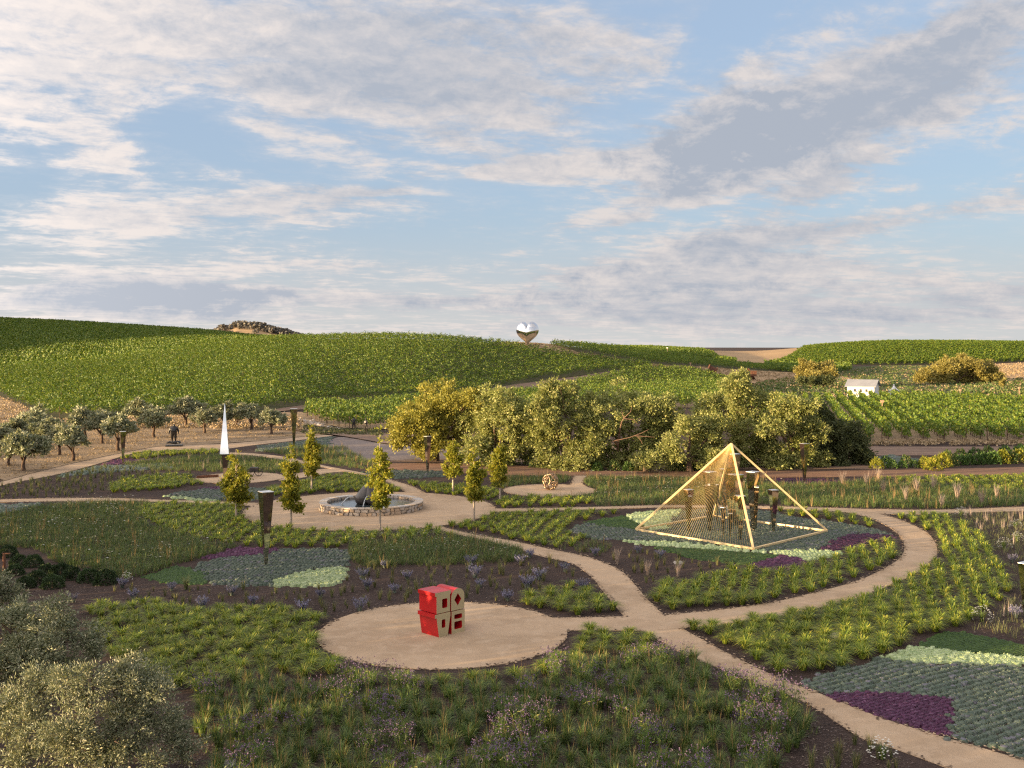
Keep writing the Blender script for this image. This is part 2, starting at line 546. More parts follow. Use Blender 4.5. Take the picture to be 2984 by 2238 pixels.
M['deadwood'] = solid_mat('bare_branch', (0.20, 0.125, 0.085), 0.9, 0, 0.2, 5.0, 0.25, 0.3)

# ------------------------------------------------------------------ the land
PROF = {   # image pixel column: (distance, image pixel row) of the land along it
    -1000: [(151, 1250), (230, 1190), (330, 1110), (400, 1080), (480, 920), (600, 730), (750, 680), (900, 740), (1000, 800)],  # this column and the next: unseen hill raised to shade the far slope
    -620: [(151, 1250), (230, 1180), (330, 1100), (400, 1085), (480, 965), (600, 785), (750, 735), (860, 780), (1000, 850)],
    -300: [(151, 1250), (230, 1170), (330, 1090), (400, 1088), (450, 1075), (600, 975), (750, 925), (820, 922), (1000, 960)],
    0: [(151, 1250), (230, 1162), (300, 1098), (330, 1082), (400, 1086), (450, 1078), (600, 985), (750, 937), (820, 932), (1000, 970)],
    150: [(151, 1250), (172, 1229), (240, 1140), (335, 1071), (400, 1074), (450, 1066), (600, 984), (760, 941), (820, 939), (1000, 975)],
    300: [(160, 1236), (172, 1221), (250, 1128), (340, 1061), (400, 1064), (500, 1035), (650, 972), (770, 948), (820, 948), (1000, 980)],
    450: [(162, 1233), (175, 1216), (250, 1118), (330, 1050), (360, 1038), (420, 1041), (550, 1005), (680, 972), (760, 957), (820, 960), (1000, 985)],
    600: [(164, 1230), (177, 1213), (250, 1108), (320, 1042), (370, 1015), (420, 1018), (550, 1002), (680, 976), (740, 968), (800, 970), (1000, 990)],
    780: [(170, 1222), (180, 1210), (250, 1090), (320, 1020), (360, 994), (430, 997), (600, 992), (680, 988), (760, 990), (1000, 1000)],
    1000: [(188, 1201), (203, 1185), (215, 1172), (260, 1090), (320, 1015), (350, 987), (400, 990), (520, 1002), (1000, 1010)],
    1150: [(195, 1194), (212, 1177), (225, 1160), (270, 1075), (320, 1010), (345, 985), (400, 988), (520, 1004), (1000, 1012)],
    1300: [(205, 1184), (222, 1170), (240, 1145), (280, 1072), (325, 1008), (347, 990), (400, 992), (520, 1006), (1000, 1012)],
    1400: [(210, 1180), (228, 1166), (250, 1140), (290, 1070), (330, 1015), (350, 1002), (400, 1003), (520, 1008), (1000, 1014)],
    1500: [(215, 1176), (240, 1157), (262, 1126), (300, 1068), (332, 1020), (350, 999), (380, 998), (430, 1004), (1000, 1014)],
    1600: [(220, 1172), (255, 1147), (278, 1108), (310, 1062), (340, 1030), (356, 1004), (400, 1005), (470, 1010), (1000, 1014)],
    1700: [(220, 1172), (262, 1143), (288, 1097), (312, 1068), (338, 1046), (362, 1016), (390, 1014), (470, 1014), (1000, 1016)],
    1780: [(220, 1172), (270, 1138), (298, 1090), (318, 1072), (340, 1058), (365, 1030), (400, 1019), (470, 1019), (560, 1020), (700, 1018), (770, 1018), (1000, 1025)],
    1880: [(220, 1172), (280, 1132), (310, 1086), (330, 1076), (345, 1070), (390, 1042), (440, 1028), (520, 1029), (640, 1022), (740, 1014), (800, 1015), (1000, 1025)],
    2050: [(220, 1172), (285, 1128), (312, 1097), (332, 1084), (350, 1078), (372, 1070), (430, 1052), (480, 1050), (600, 1044), (700, 1030), (790, 1023), (830, 1024), (1000, 1030)],
    2200: [(220, 1172), (290, 1128), (320, 1110), (345, 1099), (365, 1095), (420, 1074), (470, 1070), (600, 1058), (690, 1044), (790, 1026), (840, 1025), (1000, 1030)],
    2290: [(220, 1172), (300, 1126), (340, 1106), (400, 1092), (470, 1074), (560, 1064), (650, 1042), (740, 1022), (800, 1018), (840, 1020), (1000, 1030)],
    2400: [(220, 1172), (300, 1126), (400, 1094), (540, 1070), (600, 1054), (680, 1028), (750, 1013), (800, 1009), (840, 1011), (1000, 1020)],
    2560: [(220, 1172), (300, 1126), (450, 1084), (550, 1068), (620, 1040), (700, 1013), (760, 1001), (800, 1000), (1000, 1010)],
    2800: [(220, 1172), (300, 1126), (450, 1083), (555, 1064), (630, 1035), (700, 1012), (770, 1001), (820, 1000), (1000, 1010)],
    2984: [(220, 1172), (290, 1128), (340, 1098), (450, 1075), (560, 1056), (640, 1030), (740, 1006), (800, 1003), (1000, 1012)],
    3400: [(220, 1172), (290, 1128), (340, 1094), (450, 1066), (560, 1050), (640, 1028), (740, 1006), (800, 1003), (1000, 1012)],
}
PXS = np.arange(-1000, 3401, 20.0)
DS = np.arange(0, 1401, 5.0)
_cols = sorted(PROF)
_tab = []
for c in _cols:
    p = [(0, None), (120, None), (138, None)] + PROF[c]
    d = np.array([q[0] for q in p], float)
    z = np.array([0.0 if q[1] is None else CAM_H - (q[1] - HY) / F * q[0] for q in p])
    z[3] = 0.0 if abs(z[3]) < 0.4 else z[3]
    _tab.append(np.interp(DS, np.r_[d, 1400], np.r_[z, -12.0]))
_tab = np.array(_tab)
ZT = np.array([[np.interp(px, _cols, _tab[:, j]) for j in range(len(DS))] for px in PXS])


def _blur(a, k, ax):
    ker = np.exp(-0.5 * (np.arange(-3 * k, 3 * k + 1) / k) ** 2)
    ker /= ker.sum()
    pad = [(0, 0), (0, 0)]
    pad[ax] = (3 * k, 3 * k)
    b = np.pad(a, pad, mode='edge')
    return np.apply_along_axis(lambda r: np.convolve(r, ker, 'valid'), ax, b)


ZT = _blur(_blur(ZT, 2, 1), 2, 0)
ZT[:, DS < 126] = 0.0


def land_pd(px, d):
    i = np.clip((np.asarray(px, float) - PXS[0]) / 20.0, 0, len(PXS) - 1.001)
    j = np.clip(np.asarray(d, float) / 5.0, 0, len(DS) - 1.001)
    i0, j0 = i.astype(int), j.astype(int)
    u, v = i - i0, j - j0
    return (ZT[i0, j0] * (1 - u) * (1 - v) + ZT[i0 + 1, j0] * u * (1 - v) + ZT[i0, j0 + 1] * (1 - u) * v + ZT[i0 + 1, j0 + 1] * u * v)


AMAX = math.atan((3400 - CX) / F)


def land(x, y):
    x, y = np.asarray(x, float), np.asarray(y, float)
    r = np.hypot(x, y)
    a = np.arctan2(x, y)
    ac = np.clip(a, -math.atan(2492 / F), AMAX)
    z = land_pd(CX + F * np.tan(ac), r * np.cos(ac))
    return z * np.clip((2.2 - np.abs(a)) / 1.2, 0, 1)


# one sheet of ground that reaches the horizon all round
rr = np.r_[0.01, np.arange(4, 120, 8), np.arange(120, 900, 6), np.arange(900, 1500, 40), 1700, 2200, 3000, 4200, 6000]
aa = np.unique(np.r_[np.linspace(-math.pi, -0.62, 40), np.linspace(-0.62, 0.66, 170), np.linspace(0.66, math.pi, 40)])
RG, AG = np.meshgrid(rr, aa)
gx, gy = RG * np.sin(AG), RG * np.cos(AG)
gz = land(gx, gy)
g = Geo()
nr, na = len(rr), len(aa)
ii, jj = np.meshgrid(np.arange(na - 1), np.arange(nr - 1), indexing='ij')
g.add(np.stack([gx, gy, gz], -1).reshape(-1, 3),
      np.stack([ii * nr + jj, ii * nr + jj + 1, (ii + 1) * nr + jj + 1, (ii + 1) * nr + jj], -1).reshape(-1, 4)[:, ::-1])
ground = link('ground', g.mesh('ground', M['mulch'], True))
tag(ground, kind='structure')


def drape(name, cols, mat, off=0.12, nu=60, nv=24, kind='structure'):
    """a strip of other ground laid over the land; cols: (image pixel column, near distance, far distance)"""
    c = np.array(cols, float)
    px = np.linspace(c[0, 0], c[-1, 0], nu)
    lo, hi = np.interp(px, c[:, 0], c[:, 1]), np.interp(px, c[:, 0], c[:, 2])
    t = np.linspace(0, 1, nv)
    D = lo[:, None] + (hi - lo)[:, None] * t
    P = np.broadcast_to(px[:, None], D.shape)
    X = (P - CX) / F * D
    Z = land(X, D) + off
    g = Geo()
    ii, jj = np.meshgrid(np.arange(nu - 1), np.arange(nv - 1), indexing='ij')
    g.add(np.stack([X, D, Z], -1).reshape(-1, 3),
          np.stack([ii * nv + jj, (ii + 1) * nv + jj, (ii + 1) * nv + jj + 1, ii * nv + jj + 1], -1).reshape(-1, 4))
    return tag(link(name, g.mesh(name, mat, True)), kind=kind)


# vineyard blocks: (image pixel column, near edge, far edge) in metres out
V_MAIN = [(-280, 300, 332), (-60, 258, 335), (0, 236, 336), (70, 200, 338), (146, 174, 340), (300, 174, 348), (450, 178, 366), (600, 180, 378), (780, 184, 368),
          (1000, 209, 360), (1150, 219, 354), (1300, 231, 352), (1400, 240, 352), (1500, 264, 341), (1568, 273, 337), (1670, 287, 337), (1800, 305, 339), (1893, 330, 342)]
V_FAR = [(-280, 345, 815), (0, 345, 820), (300, 352, 815), (450, 372, 805), (600, 384, 780), (780, 374, 720), (830, 400, 660)]
V_RIDGE = [(1604, 352, 362), (1650, 352, 372), (1740, 354, 400), (1800, 356, 440), (1880, 358, 470), (1960, 362, 440), (2060, 376, 420), (2150, 392, 430), (2250, 410, 440), (2330, 440, 460)]
V_MID = [(890, 176, 186), (940, 160, 190), (1000, 152, 194), (1110, 150, 203), (1200, 150, 210), (1300, 152, 218), (1400, 160, 226), (1500, 170, 238), (1600, 180, 254),
         (1760, 190, 288), (1880, 200, 318), (1990, 200, 326), (2060, 200, 316), (2130, 200, 300), (2200, 190, 240)]
V_RIGHT = [(2200, 150, 214), (2420, 132, 218), (2560, 131, 224), (2700, 131, 222), (2860, 131, 214), (3000, 131, 206), (3300, 131, 200)]
V_HILL = [(2230, 545, 555), (2262, 555, 580), (2305, 560, 650), (2345, 560, 770), (2400, 560, 815), (2560, 560, 815), (2800, 560, 815), (3300, 570, 815)]
V_HILL2 = [(1790, 560, 800), (1900, 560, 810), (2040, 590, 800), (2075, 590, 690), (2095, 560, 610), (2140, 520, 560)]
V_FLAT = [(2230, 425, 520), (2340, 405, 540), (2420, 420, 540), (2480, 470, 550)]

drape('dry_grass', [(-280, 126, 300), (-60, 120, 257), (0, 93, 235), (70, 98, 199), (146, 103, 173), (300, 114, 173), (450, 125, 176), (600, 128, 178), (750, 132, 180), (880, 138, 184), (960, 142, 170)], M['drygrass'], 0.05)
drape('dry_grass', [(-990, 126, 1100), (-640, 126, 1100), (-282, 126, 1000)], M['drygrass'], 0.04, 30, 40)  # covers the unseen hill added for shade
drape('vineyard_soil', V_MAIN, M['shadedsoil'], 0.12, 90, 40)
drape('vineyard_soil', V_FAR, M['shadedsoil'], 0.12, 60, 60)
drape('vineyard_soil', V_RIDGE, M['shadedsoil'], 0.14, 60, 20)
drape('vineyard_soil', V_MID, M['drygrass'], 0.10, 80, 30)
drape('vineyard_soil', V_RIGHT, M['drygrass'], 0.08, 60, 20)
drape('vineyard_soil', V_HILL, M['shadedsoil'], 0.15, 60, 40)
drape('vineyard_soil', V_HILL2, M['shadedsoil'], 0.15, 50, 30)
drape('vineyard_soil', V_FLAT, M['shadedsoil'], 0.10, 20, 20)
drape('hilltop', [(1440, 342, 460), (1480, 343, 460), (1500, 343, 470), (1568, 339, 480), (1600, 339, 480), (1670, 338, 351), (1740, 340, 352), (1830, 342, 355), (1893, 344, 356),
                  (1960, 328, 360), (2070, 320, 374), (2150, 306, 390), (2240, 300, 408), (2330, 310, 425), (2430, 340, 400), (2500, 352, 358)], M['hay'], 0.18, 80, 30)
drape('mown_field', [(2070, 690, 730), (2090, 620, 850), (2140, 570, 870), (2200, 555, 880), (2250, 570, 880), (2300, 640, 870), (2340, 760, 860)], M['hay'], 0.5, 40, 24)
drape('rough_grass', [(2200, 242, 300), (2420, 222, 418), (2480, 228, 540), (2560, 228, 555), (2700, 226, 555), (2860, 218, 340), (3300, 204, 300)], M['fargrass'], 0.10, 60, 30)
drape('mown_field', [(2830, 345, 400), (2900, 330, 545), (2984, 305, 550), (3300, 302, 560)], M['hay'], 0.2, 30, 20)
drape('dirt_track', [(560, 170, 176), (650, 160, 173), (800, 150, 172), (880, 146, 158), (1000, 138, 149), (1120, 128, 142), (1300, 122, 140), (1500, 118, 140)], M['dirt'], 0.16, 50, 8)
drape('dirt_track', [(780, 181, 184), (1000, 196, 209), (1150, 206, 219), (1300, 220, 231), (1500, 240, 264), (1600, 256, 277), (1700, 272, 290), (1893, 322, 330)], M['dirt'], 0.14, 50, 6)
drape('dirt_track', [(2200, 116, 130), (2540, 115, 125), (2700, 115, 125), (3300, 115, 125)], M['dirt'], 0.05, 40, 8)

# ------------------------------------------------------------------ garden floor: courts and paths
def disc(cx, cy, r, n=96, wob=0.0):
    a = np.arange(n) / n * 2 * np.pi
    k = r * (1 + wob * np.sin(3 * a + 1))
    return np.c_[cx + k * np.cos(a), cy + k * np.sin(a)]


COURTS = {'a': (-2.86, 44.87, 5.15), 'b': (-10.2, 78.0, 9.0), 'c': (3.05, 88.0, 3.75), 'd': (-24.2, 96.2, 3.9)}
z = 0.030
for k, (cx, cy, r) in COURTS.items():
    tag(link('court', sheet('court', disc(cx, cy, r), z, M['gravel'])), kind='structure')
    z += 0.004


def path(name, a, b, z):
    pa, pb = smooth_line(gp(a)), smooth_line(gp(b))
    poly = np.concatenate([pa, pb[::-1]])
    tag(link(name, sheet(name, poly, z, M['gravel'])), kind='structure')
    return poly


PATHS = []
# the long walk from the near corner past the fork to the fountain court
PATHS.append(path('path', [(3100, 2262), (2984, 2217), (2753, 2149), (2573, 2094), (2403, 2027), (2319, 1996), (2234, 1960), (2100, 1893), (2030, 1855), (1985, 1829), (1950, 1800), (1934, 1792), (1883, 1743), (1846, 1699), (1815, 1668), (1771, 1645), (1703, 1621), (1602, 1600), (1500, 1578), (1360, 1553), (1262, 1528)],
                  [(3000, 2330), (2773, 2244), (2607, 2183), (2505, 2149), (2370, 2061), (2250, 2007), (2076, 1940), (1968, 1893), (1900, 1852), (1870, 1837), (1845, 1815), (1819, 1797), (1751, 1716), (1734, 1692), (1703, 1665), (1663, 1641), (1575, 1621), (1490, 1594), (1420, 1577), (1343, 1560), (1225, 1532)], 0.014))
# short link from the fork to the near court
PATHS.append(path('path', [(1590, 1801), (1700, 1800), (1819, 1797), (1900, 1795), (1940, 1794)], [(1590, 1840), (1646, 1838), (1795, 1838), (1870, 1838), (1990, 1832)], 0.018))
# the curving walk round the pyramid
PATHS.append(path('path', [(1900, 1795), (1934, 1793), (2100, 1777), (2250, 1756), (2387, 1724), (2505, 1691), (2600, 1644), (2631, 1614), (2635, 1587), (2624, 1565), (2604, 1546), (2583, 1533), (2522, 1506), (2437, 1489), (2380, 1484)],
                  [(1900, 1838), (1985, 1831), (2144, 1815), (2300, 1790), (2444, 1760), (2556, 1722), (2675, 1668), (2724, 1627), (2731, 1600), (2722, 1577), (2702, 1553), (2658, 1529), (2612, 1511), (2560, 1498), (2500, 1489)], 0.022))
# the level walk across the garden behind the pyramid
PATHS.append(path('path', [(3200, 1469), (2984, 1477), (2743, 1486), (2539, 1484), (2403, 1480), (2285, 1477), (2100, 1474), (1924, 1473), (1737, 1478), (1600, 1481), (1440, 1483)],
                  [(3200, 1482), (2984, 1490), (2776, 1496), (2660, 1500), (2520, 1497), (2400, 1489), (2285, 1484), (2100, 1481), (1924, 1480), (1737, 1485), (1600, 1489), (1430, 1493)], 0.026))
# from the small court up to the soil track
PATHS.append(path('path', [(1640, 1424), (1663, 1414), (1668, 1398), (1674, 1385)], [(1735, 1428), (1700, 1412), (1702, 1398), (1712, 1385)], 0.014))
# along the olive trees
PATHS.append(path('path', [(-200, 1452), (0, 1405), (163, 1361), (278, 1334), (373, 1314), (475, 1299), (637, 1294), (750, 1286), (852, 1275), (940, 1264), (975, 1262)],
                  [(-200, 1466), (0, 1416), (170, 1382), (288, 1351), (353, 1331), (420, 1316), (529, 1311), (637, 1310), (750, 1296), (869, 1283), (970, 1270)], 0.018))
# thin walks
PATHS.append(path('path', [(-200, 1457), (0, 1455), (190, 1452), (330, 1452), (485, 1457), (640, 1462), (760, 1466)], [(-200, 1467), (0, 1464), (190, 1461), (330, 1461), (485, 1463), (640, 1469), (740, 1476)], 0.014))
PATHS.append(path('path', [(1250, 1442), (1238, 1436), (1200, 1417), (1150, 1402), (1055, 1378), (947, 1358), (835, 1333), (740, 1322), (640, 1318)], [(1150, 1446), (1179, 1436), (1150, 1415), (1089, 1392), (987, 1371), (930, 1360), (835, 1342), (740, 1328), (640, 1322)], 0.026))
PATHS.append(path('path', [(800, 1388), (860, 1381), (940, 1367), (990, 1370)], [(815, 1401), (890, 1391), (960, 1378), (1000, 1376)], 0.018))

tag(link('gravel_patch', sheet('gravel_patch', smooth_line(gp([(955, 1300), (990, 1274), (1090, 1282), (1250, 1300), (1500, 1318), (1500, 1342), (1270, 1338), (1100, 1342), (1020, 1330)]), 5, True), 0.03, M['greygravel'])), kind='structure')
tag(link('soil_strip', sheet('soil_strip', gp([(1050, 1349), (1450, 1353), (1760, 1373), (2240, 1374), (2560, 1371), (2984, 1362), (3300, 1352), (3300, 1372), (2984, 1382), (2560, 1389), (2240, 1391), (1760, 1387), (1450, 1384), (1150, 1370)]), 0.024, M['redsoil'])), kind='structure')
tag(link('soil_patch', sheet('soil_patch', gp([(1120, 1344), (1500, 1320), (1560, 1290), (2560, 1300), (2560, 1366), (1760, 1366), (1450, 1348)]), 0.010, M['dirt'])), kind='structure')

# ------------------------------------------------------------------ plants of the beds
def blades(n, length, spread, width, segs=3, droop=1.0, r0=0.07, lift=1.0, arch=False):
    """arching grass blades from one base; returns verts and quads (last one pinched)"""
    az = R.uniform(0, 2 * np.pi, n)
    L = length * R.uniform(0.65, 1.1, n)
    out = spread * R.uniform(0.32 if arch else 0.15, 1.0, n) ** 0.7
    base = r0 * np.sqrt(R.uniform(0, 1, n))
    t = np.linspace(0, 1, segs + 1)
    rad = base[:, None] + out[:, None] * L[:, None] * (0.25 * t + 0.75 * t ** 2)
    if arch:
        h = L[:, None] * (1.22 * t[None] - (0.50 + 0.58 * out[:, None]) * t[None] ** 2)
    else:
        h = L[:, None] * lift * (t[None] * 1.25 - droop * (0.35 + 0.55 * out[:, None] / max(spread, 1e-6)) * t[None] ** 2.2)
    az2 = az[:, None] + R.normal(0, 0.25, n)[:, None] * t
    c = np.stack([rad * np.cos(az2), rad * np.sin(az2), np.maximum(h, 0.01)], -1)
    side = np.stack([-np.sin(az), np.cos(az), np.zeros(n)], -1)
    side = side * np.cos(R.uniform(-1, 1, n))[:, None]
    wv = width * np.array([1.0, 0.9, 0.65, 0.08][:segs + 1] if segs == 3 else np.linspace(1, 0.08, segs + 1))
    v = np.stack([c - side[:, None] * wv[None, :, None] / 2, c + side[:, None] * wv[None, :, None] / 2], 2)   # n, segs+1, 2, 3
    i = np.arange(n)[:, None] * (segs + 1) * 2 + np.arange(segs)[None] * 2
    f = np.stack([i, i + 1, i + 3, i + 2], -1).reshape(-1, 4)
    return v.reshape(-1, 3), f


def scatter_mesh(templates, pts, scale, rz, zs=None):
    """joins many copies of (verts, faces, material) templates; returns a Geo"""
    g = Geo()
    pick = R.integers(0, len(templates), len(pts))
    for k, tpl in enumerate(templates):
        sel = np.where(pick == k)[0]
        if not len(sel):
            continue
        c, s = np.cos(rz[sel]), np.sin(rz[sel])
        for v, f, m in tpl:
            x = v[None, :, 0] * c[:, None] - v[None, :, 1] * s[:, None]
            y = v[None, :, 0] * s[:, None] + v[None, :, 1] * c[:, None]
            zz = np.broadcast_to(v[None, :, 2], x.shape)
            P = np.stack([x, y, zz], -1) * scale[sel][:, None, None]
            P[..., 0] += pts[sel, 0][:, None]
            P[..., 1] += pts[sel, 1][:, None]
            P[..., 2] += (0 if zs is None else zs[sel][:, None])
            g.add(P.reshape(-1, 3), (f[None] + (np.arange(len(sel)) * len(v))[:, None, None]).reshape(-1, f.shape[1]), m)
    return g


def grid_in(poly, sp, jit=0.18, rot=0.5, dia=True, rowed=False, fray=0.0):
    poly = np.asarray(poly)
    lo, hi = poly.min(0) - 2, poly.max(0) + 2
    n = int(max(hi - lo) / sp * 1.5) + 4
    a, b = np.meshgrid(np.arange(-n, n), np.arange(-n, n))
    p = np.stack([(a + (0.5 * (b % 2) if dia else 0)) * sp, b * sp * (0.87 if dia else 1)], -1).reshape(-1, 2)
    if rowed:
        p = np.stack([a * sp * .74 + .3 * sp * (b % 2), b * sp * 1.22], -1).reshape(-1, 2)
        p[:, 1] += .35 * sp * np.sin(p[:, 0] * .6)
    c, s = math.cos(rot), math.sin(rot)
    p = p @ np.array([[c, s], [-s, c]]) + (lo + hi) / 2 + R.normal(0, jit * sp, p.shape)
    return p[inside(poly, p + R.normal(0, 1, p.shape) * fray)]


def rand_in(poly, density):
    poly = np.asarray(poly)
    lo, hi = poly.min(0), poly.max(0)
    n = int((hi - lo).prod() * density)
    p = lo + R.uniform(0, 1, (n, 2)) * (hi - lo)
    return p[inside(poly, p)]


def off_paths(p, m=0.25):
    ok = np.ones(len(p), bool)
    for q in PATHS:
        ok &= ~inside(q, p)
        for dx_, dy_ in ((m, 0), (-m, 0), (0, m), (0, -m)):
            ok &= ~inside(q, p + (dx_, dy_))
    for cx, cy, r in COURTS.values():
        ok &= np.hypot(p[:, 0] - cx, p[:, 1] - cy) > r + m
    return p[ok]


sedge_t = []
for k in range(7):
    v, f = blades(220, R.uniform(0.68, 0.80), 0.80, 0.022, 3, 1.0, 0.10, arch=True)
    sedge_t.append([(v, f, 0)])
sedge_lo = [[(*blades(52, 0.72, 0.82, 0.044, 2, 1.0, 0.11, arch=True), 0)] for k in range(6)]
upright_t = []
for k in range(7):
    v, f = blades(130, R.uniform(0.72, 0.92), 0.66, 0.019, 3, 0.85, 0.09)
    v2, f2 = blades(int(R.integers(2, 9)), 1.05, 0.34, 0.012, 3, 0.45, 0.06)
    upright_t.append([(v, f, 0), (v2, f2, 1)])
tuft_t = [[(*blades(40, R.uniform(0.40, 0.62), 0.42, 0.016, 2, 0.6, 0.05), 0)] for k in range(5)]

BED = {}   # name: (outline in image pixels, where it is, row direction)
BED['front'] = ([(235, 1775), (420, 1760), (560, 1790), (700, 1775), (840, 1790), (950, 1800), (985, 1800), (940, 1850), (930, 1890), (950, 1930), (1000, 1962), (960, 1985), (850, 1990), (760, 1965), (640, 1985), (600, 2060), (520, 2010), (300, 1930)],
                'bed between the near olive trees and the round sand court', 0.42)
BED['apron'] = ([(1000, 1965), (1100, 1975), (1290, 1982), (1500, 1968), (1600, 1925), (1650, 1880), (1652, 1842), (1790, 1842), (1870, 1848), (1950, 1905), (1880, 1925), (1760, 1925), (1640, 1955), (1500, 1995), (1200, 2005), (1020, 1990)],
                'fringe in front of the round sand court', 0.3)
BED['wedge'] = ([(1500, 1768), (1560, 1735), (1660, 1712), (1738, 1718), (1775, 1760), (1808, 1794), (1610, 1796)], 'wedge bed between the round court and the forking path', 0.35)
BED['arc'] = ([(1890, 1725), (1930, 1705), (2000, 1690), (2140, 1660), (2300, 1664), (2390, 1640), (2470, 1612), (2520, 1596), (2600, 1573), (2626, 1592), (2595, 1640), (2500, 1688), (2380, 1722), (2240, 1754), (2090, 1774), (1940, 1788)],
              'curved bed between the pyramid and the winding path', 0.25)
BED['sweep'] = ([(2005, 1832), (2150, 1820), (2300, 1794), (2450, 1764), (2560, 1726), (2680, 1672), (2735, 1627), (2742, 1600), (2730, 1570), (2670, 1530), (2615, 1508), (2680, 1500), (2730, 1500), (2790, 1520), (2850, 1560), (2900, 1610), (2950, 1680), (2940, 1740), (2880, 1790),
                 (2800, 1830), (2740, 1836), (2660, 1868), (2560, 1908), (2450, 1945), (2340, 1975), (2250, 1958), (2120, 1895), (2040, 1853)],
                'wide bed sweeping round the outside of the winding path', 0.2)
BED['lawn'] = ([(430, 1472), (560, 1466), (700, 1473), (712, 1495), (735, 1520), (840, 1541), (960, 1550), (1110, 1553), (1230, 1536), (1300, 1548), (1330, 1566), (1200, 1575), (1060, 1580), (1020, 1598), (800, 1598), (690, 1590), (600, 1585), (520, 1555), (430, 1530), (390, 1505), (410, 1485)],
               'rows before the fountain court', 0.55)
BED['rise'] = ([(1300, 1533), (1345, 1520), (1450, 1498), (1700, 1490), (1810, 1497), (1720, 1512), (1650, 1535), (1640, 1552), (1700, 1568), (1690, 1600), (1600, 1594), (1480, 1570), (1360, 1545)],
               'bed between the fountain court path and the pyramid', 0.3)
BED['shelf'] = ([(1440, 1462), (1500, 1448), (1620, 1452), (1720, 1455), (1740, 1472), (1600, 1478), (1450, 1480)], 'strip below the openwork ball court', 0.3)
BED['back'] = ([(770, 1428), (900, 1400), (1000, 1385), (1060, 1390), (1120, 1412), (1170, 1434), (1070, 1432), (950, 1436), (850, 1444), (780, 1449)], 'slope behind the fountain', 0.4)
BED['back2'] = ([(1175, 1408), (1260, 1412), (1400, 1420), (1450, 1428), (1462, 1438), (1445, 1466), (1360, 1450), (1255, 1438)], 'bed right behind the fountain court', 0.3)
BED['far'] = ([(360, 1398), (480, 1385), (580, 1395), (590, 1408), (640, 1412), (560, 1416), (470, 1428), (300, 1442), (330, 1415)], 'far bed below the olive path', 0.5)
BED['ledge'] = ([(2270, 1489), (2380, 1490), (2440, 1497), (2520, 1514), (2575, 1538), (2480, 1530), (2400, 1514), (2290, 1504)], 'bed behind the pyramid beside the path bend', 0.3)
BED['edge'] = ([(345, 1338), (420, 1320), (560, 1314), (640, 1314), (640, 1324), (540, 1326), (450, 1332), (440, 1338)], 'strip along the olive path', 0.3)
BED['farright'] = ([(2560, 1395), (2984, 1388), (3200, 1388), (3200, 1430), (2984, 1436), (2860, 1425), (2700, 1412), (2560, 1402)], 'bed beside the red soil strip', 0.3)

spots = []
for k, (out, where, rot) in BED.items():
    sp = {'sweep': 0.85, 'arc': 0.86}.get(k, 0.93)
    p = off_paths(grid_in(gp(out), sp, 0.09, rot), 0.20)
    for q in p:
        spots.append((q[0], q[1], k))
order = sorted(range(len(spots)), key=lambda i: spots[i][1] ** 2 + spots[i][0] ** 2)
own, rest = order[:300], order[300:]
sedge_me = []
for t in sedge_t:
    g = Geo()
    for v, f, m in t:
        g.add(v, f, m)
    sedge_me.append(g.mesh('sedge_tussock', [M['sedge']]))
LANDMARKS = {'the red and tan block sculpture': (-2.6, 44.5), 'the path fork': (5.6, 44.6), 'the dark round shrubs': (-19.5, 54.5), 'the purple carpet wedge': (13.5, 35.0), 'the mirrored pillar by the thyme carpet': (-13.3, 58.6),
             'the pyramid base': (14.0, 60.0), 'the bend of the winding path': (22.5, 62.0), 'the near silver olive': (-11.0, 30.0), 'the pale sedum band': (15.0, 42.0), 'the short path link': (2.4, 45.6), 'the sand court rim': (-7.6, 42.0)}
WORDS = ['closest', 'second closest', 'third closest', 'fourth closest', 'fifth closest', 'sixth closest', 'seventh closest', 'eighth closest', 'ninth closest', 'tenth closest', 'eleventh closest', 'twelfth closest']


def place_labels(pts, stem, tail):
    """a label for each point: how near it stands to the landmark beside it"""
    pts = np.asarray(pts)
    names = list(LANDMARKS)
    lm = np.array([LANDMARKS[n] for n in names])
    d = np.hypot(pts[:, None, 0] - lm[None, :, 0], pts[:, None, 1] - lm[None, :, 1])
    near = d.argmin(1)
    lab = [None] * len(pts)
    for k, nme in enumerate(names):
        idx = np.where(near == k)[0]
        idx = idx[np.argsort(d[idx, k])]
        for r_, i in enumerate(idx):
            lab[i] = (f"{stem}, {WORDS[r_]} to {nme}" if r_ < 12 else f"{stem} well {'beyond' if pts[i, 1] > lm[k, 1] else 'short of'} {nme}")
    return lab


lab = place_labels([spots[i][:2] for i in own], 'arching yellow-green sedge tussock', 'in rows')
for n_, i in enumerate(own):
    x, y, k = spots[i]
    o = link('sedge_tussock', sedge_me[R.integers(len(sedge_me))], None, (x, y, 0.0), R.uniform(0, 6.28), R.uniform(0.92, 1.25) * (0.9 if k == 'apron' else 1))
    tag(o, lab[n_], 'grass tussock', 'arching sedge tussocks in the beds')
pts = np.array([spots[i][:2] for i in rest])
g = scatter_mesh(sedge_lo, pts, R.uniform(1.0, 1.35, len(pts)), R.uniform(0, 6.28, len(pts)))
tag(link('sedge_grass', g.mesh('sedge_grass', [M['sedge']])), 'sea of yellow-green sedge tussocks round the fountain court', 'grass', kind='stuff')

